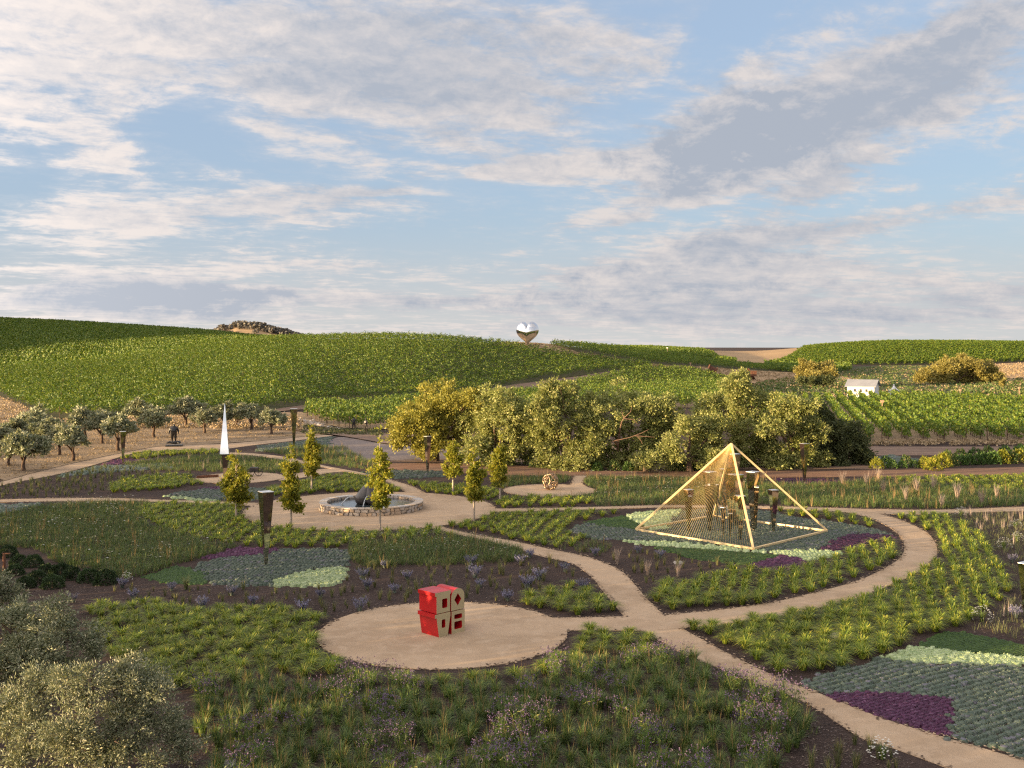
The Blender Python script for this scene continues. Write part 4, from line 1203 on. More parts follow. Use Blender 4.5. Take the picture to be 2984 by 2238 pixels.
carpet('thyme_carpet', [(2319, 1992), (2454, 1951), (2566, 1921), (2675, 1936), (2850, 1940), (2984, 1942), (3200, 1945), (3200, 2290), (2984, 2208), (2760, 2150), (2776, 2087), (2780, 2043), (2641, 2022), (2471, 2019), (2403, 2025)], 'thyme', 'large grey-green thyme carpet beside the long path', 0.27, 0.155, 0.11, 0.55, 8)
carpet('purple_carpet', [(2405, 2028), (2471, 2019), (2641, 2022), (2780, 2043), (2776, 2087), (2756, 2147), (2573, 2092)], 'purplecover', 'dark purple carpet wedge touching the long path', 0.16, 0.11, 0.09, 0.55, 6)
carpet('sedum_carpet', [(2566, 1919), (2668, 1888), (2740, 1896), (2850, 1911), (2984, 1918), (3200, 1925), (3200, 1944), (2984, 1940), (2850, 1938), (2675, 1934)], 'sedum', 'pale green sedum band across the thyme carpet', 0.20, 0.15, 0.13, 0.2, 9)
carpet('green_carpet', [(2675, 1880), (2743, 1845), (2797, 1843), (2900, 1862), (2984, 1882), (3200, 1925), (2984, 1914), (2850, 1907), (2740, 1893)], 'lawn', 'short green carpet triangle above the sedum band', 0.13, 0.10, 0.06, 0.5, 4)
carpet('thyme_carpet', [(-150, 1475), (120, 1468), (60, 1492), (-150, 1520)], 'thyme', 'grey-green carpet beside the thin walk at the meadow', 0.4, 0.22, 0.14, 0.3, 4)
carpet('purple_carpet', [(292, 1356), (345, 1341), (445, 1339), (450, 1346), (350, 1355)], 'purplecover', 'purple carpet at the foot of the far mirrored pillar', 0.45, 0.25, 0.14, 0.3, 4)
carpet('thyme_carpet', [(150, 1392), (288, 1359), (350, 1358), (480, 1352), (500, 1365), (330, 1375), (220, 1386)], 'thyme', 'grey-green carpet beside the olive path', 0.45, 0.25, 0.15, 0.3, 4)
carpet('thyme_carpet', [(485, 1442), (580, 1428), (700, 1424), (830, 1425), (770, 1455), (640, 1458), (560, 1454)], 'thyme', 'grey-green carpet behind the fountain court', 0.38, 0.21, 0.14, 0.3, 4)
carpet('purple_carpet', [(573, 1423), (640, 1421), (690, 1424), (640, 1432)], 'purplecover', 'small purple patch behind the fountain court', 0.38, 0.21, 0.13, 0.3, 4)
carpet('sedum_carpet', [(480, 1446), (560, 1454), (640, 1459), (600, 1461), (500, 1452)], 'sedum', 'pale sedum sliver beside the thin walk', 0.38, 0.21, 0.14, 0.3, 4)
carpet('thyme_carpet', [(750, 1301), (870, 1288), (967, 1272), (958, 1300), (880, 1306), (750, 1316)], 'thyme', 'grey-green carpet beside the end of the olive path', 0.45, 0.25, 0.15, 0.3, 4)
carpet('thyme_carpet', [(1060, 1378), (1110, 1370), (1290, 1376), (1290, 1388), (1150, 1396)], 'thyme', 'grey-green strip behind the upward path', 0.45, 0.25, 0.15, 0.3, 4)
carpet('thyme_carpet', [(2500, 1345), (2600, 1327), (2690, 1342), (2660, 1354), (2540, 1358)], 'thyme', 'bluish carpet beyond the red soil strip', 0.5, 0.28, 0.15, 0.3, 4)
carpet('purple_carpet', [(2240, 1402), (2270, 1396), (2400, 1398), (2460, 1405), (2400, 1411), (2260, 1409)], 'purplecover', 'purple carpet behind the far mirrored pillar', 0.45, 0.25, 0.14, 0.3, 4)

# ------------------------------------------------------------------ vineyards
def vine_tpl(n, size, h0=0.75, h1=1.75, wid=0.40, shoots=5, length=1.0):
    c = np.c_[R.uniform(-.5, .5, n) * length, R.normal(0, wid * .5, n), R.uniform(h0, h1, n)]
    v, f = leaf_tris(c, size * R.uniform(.7, 1.3, n), unit(R.normal(size=(n, 3)) * (1, 1, .7) + (0, 0, .2)), 1.0, unit(np.c_[np.zeros(n), c[:, 1] / wid * 1.4, (c[:, 2] - (h0 + h1) / 2) * .9] + R.normal(0, .42, (n, 3)) + (0, 0, .15)))
    out = [(v, f, 0)]
    if shoots:
        b = np.c_[R.uniform(-.5, .5, shoots) * length, R.normal(0, wid * .4, shoots), R.uniform(h1 - .25, h1 + .15, shoots)]
        d = unit(np.c_[R.normal(0, .75, (shoots, 2)), R.uniform(.35, 1.2, shoots)])
        k = 3
        t = np.linspace(.15, 1, k)
        c = (b[:, None] + d[:, None] * t[None, :, None] * R.uniform(.5, .95, (shoots, 1, 1))).reshape(-1, 3)
        c[:, 2] -= np.tile(t ** 2 * .22, shoots)
        v, f = leaf_tris(c, size * 1.05, unit(np.repeat(d, k, 0) + R.normal(0, .35, (shoots * k, 3))), 0.85)
        out.append((v, f, 0))
    return out


def rows(cols, spacing, step, rot, keep=1.0):
    """points along parallel vine rows inside a block"""
    c = np.array(cols, float)
    px = np.linspace(c[0, 0], c[-1, 0], 120)
    lo, hi = np.interp(px, c[:, 0], c[:, 1]), np.interp(px, c[:, 0], c[:, 2])
    xs = np.concatenate([(px - CX) / F * lo, (px - CX) / F * hi])
    ys = np.concatenate([lo, hi])
    cx, cy = (xs.min() + xs.max()) / 2, (ys.min() + ys.max()) / 2
    ext = max(np.ptp(xs), np.ptp(ys)) * .75
    a, b = np.meshgrid(np.arange(-ext, ext, step), np.arange(-ext, ext, spacing))
    cr, sr = math.cos(rot), math.sin(rot)
    p = np.stack([a * cr - b * sr + cx, a * sr + b * cr + cy], -1).reshape(-1, 2)
    p = p[p[:, 1] > 5]
    q = CX + F * p[:, 0] / p[:, 1]
    ok = (q > c[0, 0]) & (q < c[-1, 0]) & (p[:, 1] > np.interp(q, c[:, 0], c[:, 1])) & (p[:, 1] < np.interp(q, c[:, 0], c[:, 2]))
    if keep < 1:
        ok &= R.uniform(0, 1, len(p)) < keep
    return p[ok]


def vineyard(cols, spacing, step, rot, tpl, label, sc_=(0.85, 1.2), drop=None):
    p = rows(cols, spacing, step, rot)
    if drop is not None:
        p = p[~drop(p)]
    g = scatter_mesh(tpl, p + R.normal(0, .06, p.shape), R.uniform(sc_[0], sc_[1], len(p)), rot + np.where(R.uniform(size=len(p)) < .5, 0, np.pi), land(p[:, 0], p[:, 1]))
    return tag(link('vineyard', g.mesh('vineyard', [M['vine']])), label, 'vineyard', kind='stuff')


hill_t = [vine_tpl(13, 0.75, 0.5, 1.9, 0.5, 3, 2.2) for k in range(8)]
near_t = [vine_tpl(32, 0.28, 0.6, 1.75, shoots=6) for k in range(9)]
mid_t = [vine_tpl(25, 0.29, wid=.36, shoots=4, length=1.25) for k in range(9)]
far_t = [vine_tpl(12, 0.74, 0.6, 1.8, 0.45, 3, 2.2) for k in range(8)]
vineyard(V_MAIN, 2.5, 1.25, 1.12, mid_t, 'sunlit vines covering the broad hill behind the olive trees')
vineyard(V_FAR, 3.2, 2.7, -0.35, far_t, 'darker green vines on the far high slope')
vineyard(V_RIDGE, 2.3, 1.4, 0.35, mid_t, 'vine rows along the ridge next to the steel heart')
vineyard(V_HILL, 3.6, 1.9, 1.0, hill_t, 'yellow-green striped vine rows on the far hill behind the white house')
vineyard(V_HILL2, 3.0, 2.4, 0.2, far_t, 'vines on the low far hill beyond the rusty steel beams')
vineyard(V_FLAT, 2.8, 2.0, 1.1, far_t, 'flat block of vines below the round far trees')

# front rows near the garden: single vines on their trellis
vine_fol, vine_tr = [], []
for k in range(6):
    g = Geo()
    for t in (vine_tpl(46, 0.27, 0.62, 1.65, .45, 8, 1.5), ):
        for v, f, m in t:
            g.add(v, f, m)
    vine_fol.append(g.mesh('foliage', [M['vine']]))
    g = Geo()
    v, f = tube([(0, 0, -.05), (R.normal(0, .03), R.normal(0, .03), .45), (0, 0, .95)], (.045, .035, .03), 5)
    g.add(v, f)
    v, f = tube([(-.7, 0, .92), (0, 0, .97), (.7, 0, .92)], (.018, .028, .018), 4)
    g.add(v, f)
    vine_tr.append(g.mesh('trunk', [M['bark']]))


def own_vines(cols, spacing, step, rot, n, group, where, dens_tpl, label_rest):
    p = rows(cols, spacing, step, rot)
    c = np.array(cols, float)
    q = CX + F * p[:, 0] / p[:, 1]
    depth = p[:, 1] - np.interp(q, c[:, 0], c[:, 1])
    vis = (q > -40) & (q < 3030)
    score = np.where(vis, depth, 1e9)
    o_ = np.argsort(score)
    own_, rest_ = o_[:n], o_[n:]
    own_ = own_[np.argsort(q[own_])]
    for k, i in enumerate(own_):
        x, y = p[i]
        e = empty('grapevine', (x, y, float(land(x, y))), rot + R.normal(0, .05))
        e.scale = (R.uniform(.9, 1.15),) * 3
        dd = depth[i]
        tag(e, f"grapevine with bare trunk in the {'front' if dd < 3.2 else 'second' if dd < 6 else 'third'} rows {where[min(int(k * len(where) / len(own_)), len(where) - 1)]}", 'grapevine', group)
        link('foliage', vine_fol[R.integers(6)], e)
        link('trunk', vine_tr[R.integers(6)], e)
    pr = p[rest_]
    g = scatter_mesh(dens_tpl, pr, R.uniform(.9, 1.2, len(pr)), np.full(len(pr), rot), land(pr[:, 0], pr[:, 1]))
    tag(link('vineyard', g.mesh('vineyard', [M['vine']])), label_rest, 'vineyard', kind='stuff')


own_vines(V_RIGHT, 2.2, 1.35, 1.32, 110, 'front vines of the block beyond the soil track', ['just past the dark tree', 'below the nest box post', 'behind the low hedge', 'above the tall meadow', 'where the hedge is highest', 'at the picture edge'], near_t, 'sunlit vine block between the soil track and the white house')
own_vines(V_MID, 2.2, 1.35, 1.05, 60, 'front vines of the block behind the dirt track', ['at the end post by the dirt track', 'behind the two dark statues', 'beside the golden willow', 'behind the willow crowns', 'behind the tree row'], near_t, 'vine block rising behind the row of big trees')
# end posts
post_me = Geo()
v, f = tube([(0, 0, -.1), (0, 0, 1.75)], .06, 6)
post_me.add(v, f)
post_me = post_me.mesh('vine_post', [M['bark']])
for i, (px, d) in enumerate([(2570, 131.5), (2628, 131.5), (2690, 131.5), (2752, 131.5), (2815, 131.5), (2877, 131.5), (2935, 131.5), (896, 176), (920, 168), (952, 160), (985, 154), (1018, 151), (1108, 149)]):
    x = (px - CX) / F * d
    tag(link('vine_post', post_me, None, (x, d, float(land(x, d)))), 'thin brown trellis end post ' + (['first beyond the dark tree', 'second beyond the dark tree', 'under the pale nest box', 'behind the yellow bushes', 'behind the middle of the hedge', 'behind the high hedge', 'last before the picture edge'][i] if i < 7 else ['first beside the upper track', 'next to the upper track corner', 'above the stone line', 'above the stones and dry grass', 'by the first dark statue', 'between statue and golden willow'][i - 7]), 'post', 'trellis end posts')

# line posts standing in the rows
g = Geo()
for cols_, sp_, st_, rot_v, hgt in ((V_RIGHT, 4.4, 7.5, 1.32, 2.15), (V_MAIN, 5.0, 9.0, 1.12, 2.1), (V_MID, 4.4, 8.0, 1.05, 2.1), (V_RIDGE, 4.6, 8.0, .35, 2.1)):
    q = rows(cols_, sp_, st_, rot_v)
    for x_, y_ in q:
        v, f = tube([(x_, y_, float(land(x_, y_))), (x_ + R.normal(0, .05), y_, float(land(x_, y_)) + hgt + R.normal(0, .12))], .045, 4)
        g.add(v, f)
tag(link('trellis_posts', g.mesh('trellis_posts', [M['bark']])), 'thin trellis posts standing in the vine rows', 'posts', kind='stuff')


def scrub(cols, n, size, mat, label, name):
    c = np.array(cols, float)
    px = R.uniform(c[0, 0], c[-1, 0], n)
    lo, hi = np.interp(px, c[:, 0], c[:, 1]), np.interp(px, c[:, 0], c[:, 2])
    d = lo + (hi - lo) * R.uniform(0, 1, n)
    x = (px - CX) / F * d
    k = 6
    s_ = size * R.uniform(.5, 1.5, n)
    cc = np.repeat(np.c_[x, d, land(x, d) + .25], k, 0) + R.normal(0, 1, (n * k, 3)) * np.repeat(s_, k)[:, None] * (.6, .6, .25)
    g = Geo()
    g.add(*leaf_quads(cc, np.repeat(s_, k), unit(np.c_[R.normal(size=(n * k, 2)), np.abs(R.normal(size=n * k)) * .9 + .3]), .5))
    tag(link(name, g.mesh(name, [M[mat]])), label, 'ground cover', kind='stuff')


scrub([(2200, 244, 300), (2420, 224, 415), (2560, 230, 550), (2700, 228, 550), (2860, 220, 338), (3300, 206, 300)], 5200, .62, 'meadow', 'rough weeds on the plain beyond the vine block', 'weeds')
scrub([(2200, 244, 300), (2420, 224, 415), (2560, 230, 550), (2700, 228, 550), (2860, 220, 338), (3300, 206, 300)], 1600, .5, 'straw', 'dry weeds on the plain beyond the vine block', 'weeds')
scrub([(1440, 342, 400), (1600, 339, 400), (1670, 338, 351), (1893, 344, 356), (1960, 328, 360), (2070, 322, 374), (2240, 302, 405), (2430, 340, 400)], 3600, .40, 'straw', 'dry grass on the bare ridge', 'dry_weeds')
scrub([(2830, 345, 400), (2900, 332, 540), (3200, 305, 550)], 1500, .6, 'straw', 'dry grass on the mown far slope', 'dry_weeds')
scrub([(2540, 126, 131), (3200, 126, 131)], 700, .28, 'straw', 'dry grass verge of the soil track', 'dry_weeds')
scrub([(-60, 150, 250), (0, 150, 232), (140, 150, 172), (300, 150, 172), (600, 152, 175), (880, 146, 172)], 3500, .30, 'straw', 'dry grass between grove and vine hill', 'dry_weeds')
scrub([(880, 142, 156), (1000, 140, 149), (1110, 138, 148)], 500, .25, 'tuft', 'verge weeds by the dark statues', 'weeds')

# ------------------------------------------------------------------ trees
def crown_geo(lobes, n, size, clump=0.55, per=26, aspect=0.45, droop=0.0, shell=0.42, sub=0, quads=True):
    """leaf clumps through a set of lobes (x, y, z, rx, ry, rz)"""
    if sub:
        fine_ = []
        for q in lobes:
            q = np.asarray(q, float)
            for d_ in rand_dirs(sub):
                d_ = d_ * (1, 1, .9) + (0, 0, .12)
                k_ = R.uniform(.40, .70)
                fine_.append(np.r_[q[:3] + d_ * q[3:6] * R.uniform(.45, .85), q[3:6] * k_])
        lobes = fine_
    lobes = np.array(lobes, float)
    vol = (lobes[:, 3] * lobes[:, 4] * lobes[:, 5]) ** (2 / 3)
    nc = max(int(n / per), 4)
    pick = R.choice(len(lobes), nc, p=vol / vol.sum())
    d = rand_dirs(nc)
    rad = R.uniform(0, 1, nc) ** shell
    L = lobes[pick]
    cc = L[:, :3] + d * rad[:, None] * L[:, 3:6]
    k = R.poisson(per * R.uniform(.4, 1.6, nc)) + 3
    idx = np.repeat(np.arange(nc), k)
    dd = R.normal(0, 1, (len(idx), 3))
    c = cc[idx] + dd * clump * .48 * (1, 1, .75)
    along = unit(unit(dd) * .7 + d[idx] * .9 + R.normal(0, .45, dd.shape) + (0, 0, .25 - droop))
    if droop:
        c[:, 2] -= np.abs(R.normal(0, droop * clump, len(c)))
    return (leaf_quads if quads else leaf_tris)(c, size * R.uniform(.65, 1.3, len(c)), along, aspect if quads else aspect * 1.5, unit(d[idx] * .8 + unit(dd) * .6 + (0, 0, .35) + R.normal(0, .38, dd.shape)))


def limb_geo(g, base, forks, r0, bend=0.12, sides=6, mat=0):
    for tip, r1 in forks:
        a, b = np.asarray(base, float), np.asarray(tip, float)
        t = np.linspace(0, 1, 5)[:, None]
        p = a + (b - a) * t + R.normal(0, bend, (5, 3)) * np.sin(t * np.pi)
        p[:, 2] += np.sin(t[:, 0] * np.pi) * bend * .6
        v, f = tube(p, np.linspace(r0, r1, 5), sides)
        g.add(v, f, mat)


def tree(name, label, group, base, lobes, leaf, n, size, bark='bark', trunk_r=0.2, fork_h=0.9, n_limb=5, cat='tree', clump=.55, per=26, aspect=.45, droop=0.0, meshes=None, rz=0.0, scale=1.0, shell=.42, sub=0, quads=True):
    e = empty(name, base, rz)
    e.scale = (scale,) * 3
    tag(e, label, cat, group)
    if meshes is None:
        g = Geo()
        g.add(*crown_geo(lobes, n, size, clump, per, aspect, droop, shell, sub, quads))
        cr = g.mesh('crown', [M[leaf]])
        g = Geo()
        v, f = tube([(0, 0, -.1), (R.normal(0, .04), R.normal(0, .04), fork_h * .5), (0, 0, fork_h)], (trunk_r * 1.35, trunk_r, trunk_r * .85), 8)
        g.add(v, f)
        lo_ = sorted(lobes, key=lambda q: -q[3] * q[4])[:n_limb]
        limb_geo(g, (0, 0, fork_h * .9), [((q[0], q[1], q[2] + .1 * q[5]), trunk_r * .16) for q in lo_], trunk_r * .62, .10 * max(q[5] for q in lobes))
        for q in lo_:
            m_ = np.array(q[:3]) * .75 + np.array([0, 0, fork_h]) * .25
            limb_geo(g, m_, [(np.array(q[:3]) + rand_dirs(1)[0] * np.array(q[3:6]) * .75, trunk_r * .06) for _ in range(2)], trunk_r * .22, .06)
        meshes = (cr, g.mesh('trunk', [M[bark]], True))
    link('crown', meshes[0], e)
    link('trunk', meshes[1], e)
    return e, meshes


# olive grove beyond the olive path: three builds, each tree turned and scaled
olive_lobes = [[(-.75, -.2, 1.75, .85, .8, .62), (.7, .25, 1.9, .85, .8, .62), (0, -.1, 2.25, .9, .85, .60), (.1, .75, 1.7, .8, .7, .5), (-.2, -.8, 1.65, .8, .6, .45), (1.1, -.4, 1.5, .5, .5, .4), (-1.2, .3, 1.5, .5, .5, .4)],
               [(-.6, .1, 2.0, .8, .8, .6), (.65, -.15, 1.75, .85, .75, .55), (.1, .1, 2.4, .75, .75, .5), (-.1, -.7, 1.7, .7, .6, .45), (.2, .8, 1.8, .7, .6, .5), (1.2, .2, 1.95, .5, .5, .38), (-1.25, -.2, 1.6, .55, .5, .4)],
               [(-.9, 0, 1.6, .75, .7, .5), (-.1, .2, 2.1, .85, .8, .6), (.85, -.1, 1.85, .8, .75, .55), (.3, -.7, 1.55, .7, .55, .4), (-.4, .8, 1.75, .7, .6, .5), (.5, .5, 2.45, .55, .5, .4)]]
OL = [(69, 1373, 62, 'olive tree with forked trunk standing lowest beside the olive path'), (27, 1358, 45, 'olive tree half behind the lowest forked one'), (212, 1344, 58, 'wide dark olive with spreading branches above the path'), (173, 1327, 45, 'olive squeezed behind the wide dark one'),
      (344, 1314, 60, 'olive directly behind the far mirrored pillar'), (297, 1293, 48, 'olive with short trunk left of the pillar one in the second row'.replace('left of', 'next to')), (449, 1275, 46, 'olive with slim trunk just before the dark figure statue'), (403, 1249, 46, 'olive with double trunk at the vineyard foot'),
      (542, 1246, 47, 'round olive with paired trunks behind the figure statue'), (595, 1263, 38, 'small olive between the statue and the white spire'), (654, 1256, 44, 'olive partly hidden by the white spire'), (732, 1253, 42, 'olive just past the white spire'),
      (791, 1266, 40, 'last olive of the grove beside the dirt track'), (100, 1302, 62, 'olive at the back of the grove near the dry slope'), (247, 1284, 52, 'rusty toned olive at the back of the grove'), (140, 1312, 50, 'olive hemmed in at the grove centre'),
      (-20, 1335, 55, 'olive cut by the picture edge'), (40, 1312, 50, 'olive showing only its crown behind the forked one'), (300, 1268, 40, 'olive crown against the vineyard foot'), (690, 1246, 30, 'little olive between the spire and its neighbour')]
olm = [None] * 3
for i, (px, py, hw, lb) in enumerate(OL):
    x, y = gp([(px, py)])[0]
    k = i % 3
    s = hw * y / F / 1.5
    e, olm[k] = tree('olive_tree', lb, 'olive trees of the grove', (x, y, float(land(x, y))), olive_lobes[k], 'olive', 5200, 0.19, trunk_r=.13, fork_h=.75, n_limb=4, clump=.26, per=22, sub=6, shell=.32, quads=False, meshes=olm[k], rz=R.uniform(0, 6.28), scale=s)

# near silvery olives beside the camera
def near_olive(label, px, py, lobes_px, n, size):
    x0, y0 = gp([(px, py)])[0]
    lob = []
    for (lx, ly, r, dd) in lobes_px:
        d = y0 + dd
        lob.append(((lx - CX) / F * d - x0, dd, CAM_H - (ly - HY) / F * d, r * d / F, r * d / F * .95, r * d / F * .85))
    return tree('olive_tree', label, 'silvery olives beside the camera', (x0, y0, 0), lob, 'olive', n, size, trunk_r=.16, fork_h=.7, n_limb=6, clump=.22, per=34, aspect=.34, shell=.32, sub=7)


near_olive('big silvery olive closest to the camera, crown lit gold on one side', 300, 2270,
           [(365, 1985, 95, .2), (250, 2030, 95, -.4), (110, 2010, 80, .3), (430, 2040, 95, .3), (60, 2100, 95, -.2), (200, 2120, 110, -.7), (340, 2130, 110, -.6), (480, 2120, 80, .2), (520, 2170, 60, .5), (420, 2190, 80, -.5), (100, 2200, 90, -.5), (250, 2210, 80, -.6), (150, 1975, 40, .6), (370, 1935, 50, .3), (0, 2060, 90, .4)], 40000, 0.10)
near_olive('silvery olive behind the closest one, crown rising to a pale tip', 130, 2010,
           [(145, 1790, 60, 0), (70, 1850, 75, .2), (200, 1830, 60, .3), (240, 1880, 55, .2), (20, 1900, 80, -.4), (130, 1900, 85, -.5), (210, 1930, 60, -.3), (60, 1780, 40, .5), (270, 1850, 35, .5), (60, 1950, 70, -.4), (0, 1820, 60, .3)], 23000, 0.115)
near_olive('olive at the picture edge with gold lit tip by the rusty post', -30, 1850,
           [(-20, 1700, 45, 0), (20, 1740, 45, .2), (-60, 1740, 60, 0), (10, 1690, 25, .3), (30, 1790, 40, 0)], 6000, 0.13)

# young ginkgos round the fountain court
def ginkgo(px, py, top, low, hw, label):
    x, y = gp([(px, py)])[0]
    H = CAM_H - (top - HY) / F * y
    h0 = CAM_H - (low - HY) / F * y
    w_ = hw * y / F
    lob = []
    n = 13
    for k in range(n):
        t = k / (n - 1)
        zz = h0 + (H - h0) * (t ** .95) * .97 + .1
        prof = ((1 - t) ** .8 * .95 + .10) * R.uniform(.62, 1.25)
        if t < .12:
            prof *= .75
        for a in range(3 if t < .7 else 1):
            an = k * 2.4 + a * 2.09 + R.normal(0, .3)
            rr_ = w_ * prof * R.uniform(.30, .78)
            r_ = w_ * prof * R.uniform(.26, .55)
            lob.append((math.cos(an) * rr_, math.sin(an) * rr_, zz + R.normal(0, .12), r_, r_, max(r_ * .75, .2)))
    e = empty('ginkgo_tree', (x, y, 0))
    tag(e, label, 'tree', 'young ginkgo trees round the fountain court')
    g = Geo()
    g.add(*crown_geo(lob, 3800, .165, .25, 13, .85, 0, .5))
    link('crown', g.mesh('crown', [M['ginkgo']]), e)
    g = Geo()
    v, f = tube([(0, 0, -.1), (.01, 0, h0), (0, .02, h0 + (H - h0) * .55), (0, 0, H - .25)], (.085, .062, .035, .012), 7)
    g.add(v, f)
    for q in lob[:26]:
        v, f = tube([(0, 0, q[2] - .35), (q[0] * .6, q[1] * .6, q[2] - .1), (q[0] * 1.2, q[1] * 1.2, q[2] + .1)], (.018, .012, .005), 4)
        g.add(v, f)
    link('trunk', g.mesh('trunk', [M['palebark']], True), e)
    return x, y


GK = [(688, 1513, 1298, 1458, 50, 'yellow-green ginkgo in front of the white spire'), (848, 1538, 1300, 1484, 42, 'ginkgo with golden crown and shaded lowest branches beside the mirrored pillar'), (908, 1433, 1239, 1378, 36, 'green ginkgo standing behind the fountain court'),
      (1107, 1547, 1254, 1478, 45, 'tallest ginkgo standing before the black fountain stone'), (1320, 1437, 1268, 1388, 34, 'ginkgo in front of the grey willow crown'), (1381, 1518, 1304, 1456, 40, 'leafy ginkgo at the sand court side facing the pyramid'), (1457, 1457, 1272, 1402, 30, 'slender ginkgo nearest the openwork ball')]
for a in GK:
    ginkgo(*a)
g = Geo()
v, f = tube([(0, 0, -.1), (0, 0, 1.9)], .05, 6)
g.add(v, f)
x, y = gp([(675, 1478)])[0]
tag(link('tree_stake', g.mesh('tree_stake', [M['palebark']]), None, (x, y, 0)), 'grey stake behind the ginkgo that hides the white spire', 'stake')

# the row of big willows and oaks behind the garden
def big_tree(label, D, px0, circles, leaf, n, size=.30, droop=.15, name='willow_tree', clump=.75, rd=1.0, group='big trees in a row behind the garden', per=30):
    x0 = (px0 - CX) / F * D
    b = float(land(x0, D))
    lob = []
    for i, (lx, ly, r) in enumerate(circles):
        dd = R.uniform(-1.6, 1.6) * rd
        d = D + dd
        m_ = r * d / F
        lob.append(((lx - CX) / F * d - x0, dd, CAM_H - (ly - HY) / F * d - b, m_, m_ * 1.15, m_ * .92))
    return tree(name, label, group, (x0, D, b), lob, leaf, int(n * 2.1), size * .74, trunk_r=.28, fork_h=1.1, n_limb=6, clump=clump * .62, per=per, droop=droop, sub=7, shell=.30, quads=False)


big_tree('golden yellow willow at the near end of the big tree row', 110, 1270, [(1205, 1225, 70), (1300, 1168, 60), (1365, 1175, 50), (1250, 1180, 50), (1260, 1275, 60), (1180, 1255, 45), (1340, 1260, 60), (1170, 1285, 30), (1230, 1310, 35)], 'willowgold', 15000)
big_tree('grey-green weeping willow next to the golden one', 107, 1450, [(1440, 1185, 60), (1490, 1225, 60), (1400, 1240, 65), (1515, 1180, 45), (1450, 1290, 60), (1385, 1305, 45), (1530, 1260, 50), (1500, 1320, 45), (1430, 1340, 35), (1540, 1310, 40), (1480, 1350, 35), (1550, 1220, 45)], 'willow', 16000, droop=.3)
big_tree('broad pale willow leaning over the ball court', 104, 1655, [(1640, 1160, 62), (1595, 1205, 55), (1685, 1195, 60), (1620, 1270, 60), (1700, 1285, 65), (1660, 1335, 50), (1590, 1290, 38), (1560, 1180, 30), (1720, 1340, 45), (1580, 1350, 30), (1740, 1240, 45), (1630, 1355, 32), (1690, 1360, 30)], 'willow', 16000)
big_tree('tall willow with bare reddish branches showing', 106, 1820, [(1800, 1165, 62), (1855, 1195, 60), (1765, 1240, 60), (1905, 1235, 50), (1840, 1285, 52), (1760, 1310, 55), (1935, 1180, 45), (1790, 1340, 40), (1730, 1190, 40), (1880, 1290, 50), (1850, 1340, 40), (1930, 1290, 45), (1950, 1230, 45), (1740, 1350, 35)], 'willow', 15000)
big_tree('pale gold lit young tree behind the pyramid apex side', 101, 2010, [(2010, 1245, 42), (2062, 1285, 42), (1958, 1300, 40), (2030, 1325, 48), (1945, 1345, 30), (2085, 1245, 32), (2000, 1350, 30), (2070, 1340, 32)], 'willow', 9500, .27)
big_tree('small bright bush at the foot of the big trees', 101, 1885, [(1880, 1345, 28), (1905, 1325, 22), (1860, 1355, 20)], 'willow', 1800, .25, name='bush', group='bushes under the big tree row')
big_tree('highest tree of the row with gold lit top near the rusty steel beam', 106, 2150, [(2150, 1135, 52), (2110, 1180, 52), (2195, 1160, 46), (2170, 1225, 58), (2095, 1230, 42), (2225, 1295, 58), (2150, 1305, 52), (2100, 1330, 45), (2180, 1345, 40), (2165, 1100, 26), (2060, 1200, 45), (2050, 1260, 45), (2130, 1345, 40), (2240, 1230, 45)], 'willow', 15000)
big_tree('twin crowned tree behind the far mirrored pillar', 104, 2310, [(2290, 1185, 52), (2345, 1180, 40), (2300, 1255, 58), (2250, 1245, 48), (2375, 1265, 46), (2325, 1325, 52), (2260, 1335, 45), (2380, 1330, 40), (2300, 1350, 38), (2240, 1300, 45), (2345, 1240, 50)], 'willow', 14000)
big_tree('dark green tree closing the row beside the vine block', 107, 2450, [(2420, 1250, 48), (2470, 1275, 46), (2445, 1325, 50), (2505, 1300, 34), (2400, 1315, 40), (2500, 1340, 34), (2400, 1225, 30), (2540, 1330, 22), (2380, 1190, 32)], 'oakdark', 14000)
# bare broken branches in the tall willow
g = Geo()
D = 102.2
def P3(px, py, d):
    return ((px - CX) / F * d, d, CAM_H - (py - HY) / F * d)
for pts_ in ([(1790, 1285), (1835, 1275), (1870, 1262), (1890, 1252)], [(1850, 1270), (1880, 1272), (1908, 1274)], [(1858, 1272), (1868, 1284), (1872, 1294)], [(1810, 1232), (1822, 1215), (1838, 1200), (1842, 1180)], [(1818, 1220), (1845, 1222), (1858, 1236)], [(1818, 1218), (1812, 1198)], [(1780, 1290), (1800, 1280)]):
    p = np.array([P3(a, b_, D) for a, b_ in pts_])
    v, f = tube(p, np.linspace(.055, .018, len(p)), 5)
    g.add(v, f)
v, f = tube([P3(1800, 1360, 105.5), P3(1800, 1300, 104), P3(1790, 1285, 102.4)], (.16, .12, .08), 6)
g.add(v, f)
v, f = tube([P3(1800, 1300, 104), P3(1806, 1255, 103), P3(1812, 1230, 102.3)], (.12, .09, .06), 6)
g.add(v, f)
tag(link('bare_tree', g.mesh('bare_tree', [M['deadwood']], True)), 'bare reddish dead branches sticking out of the tall willow', 'dead tree')

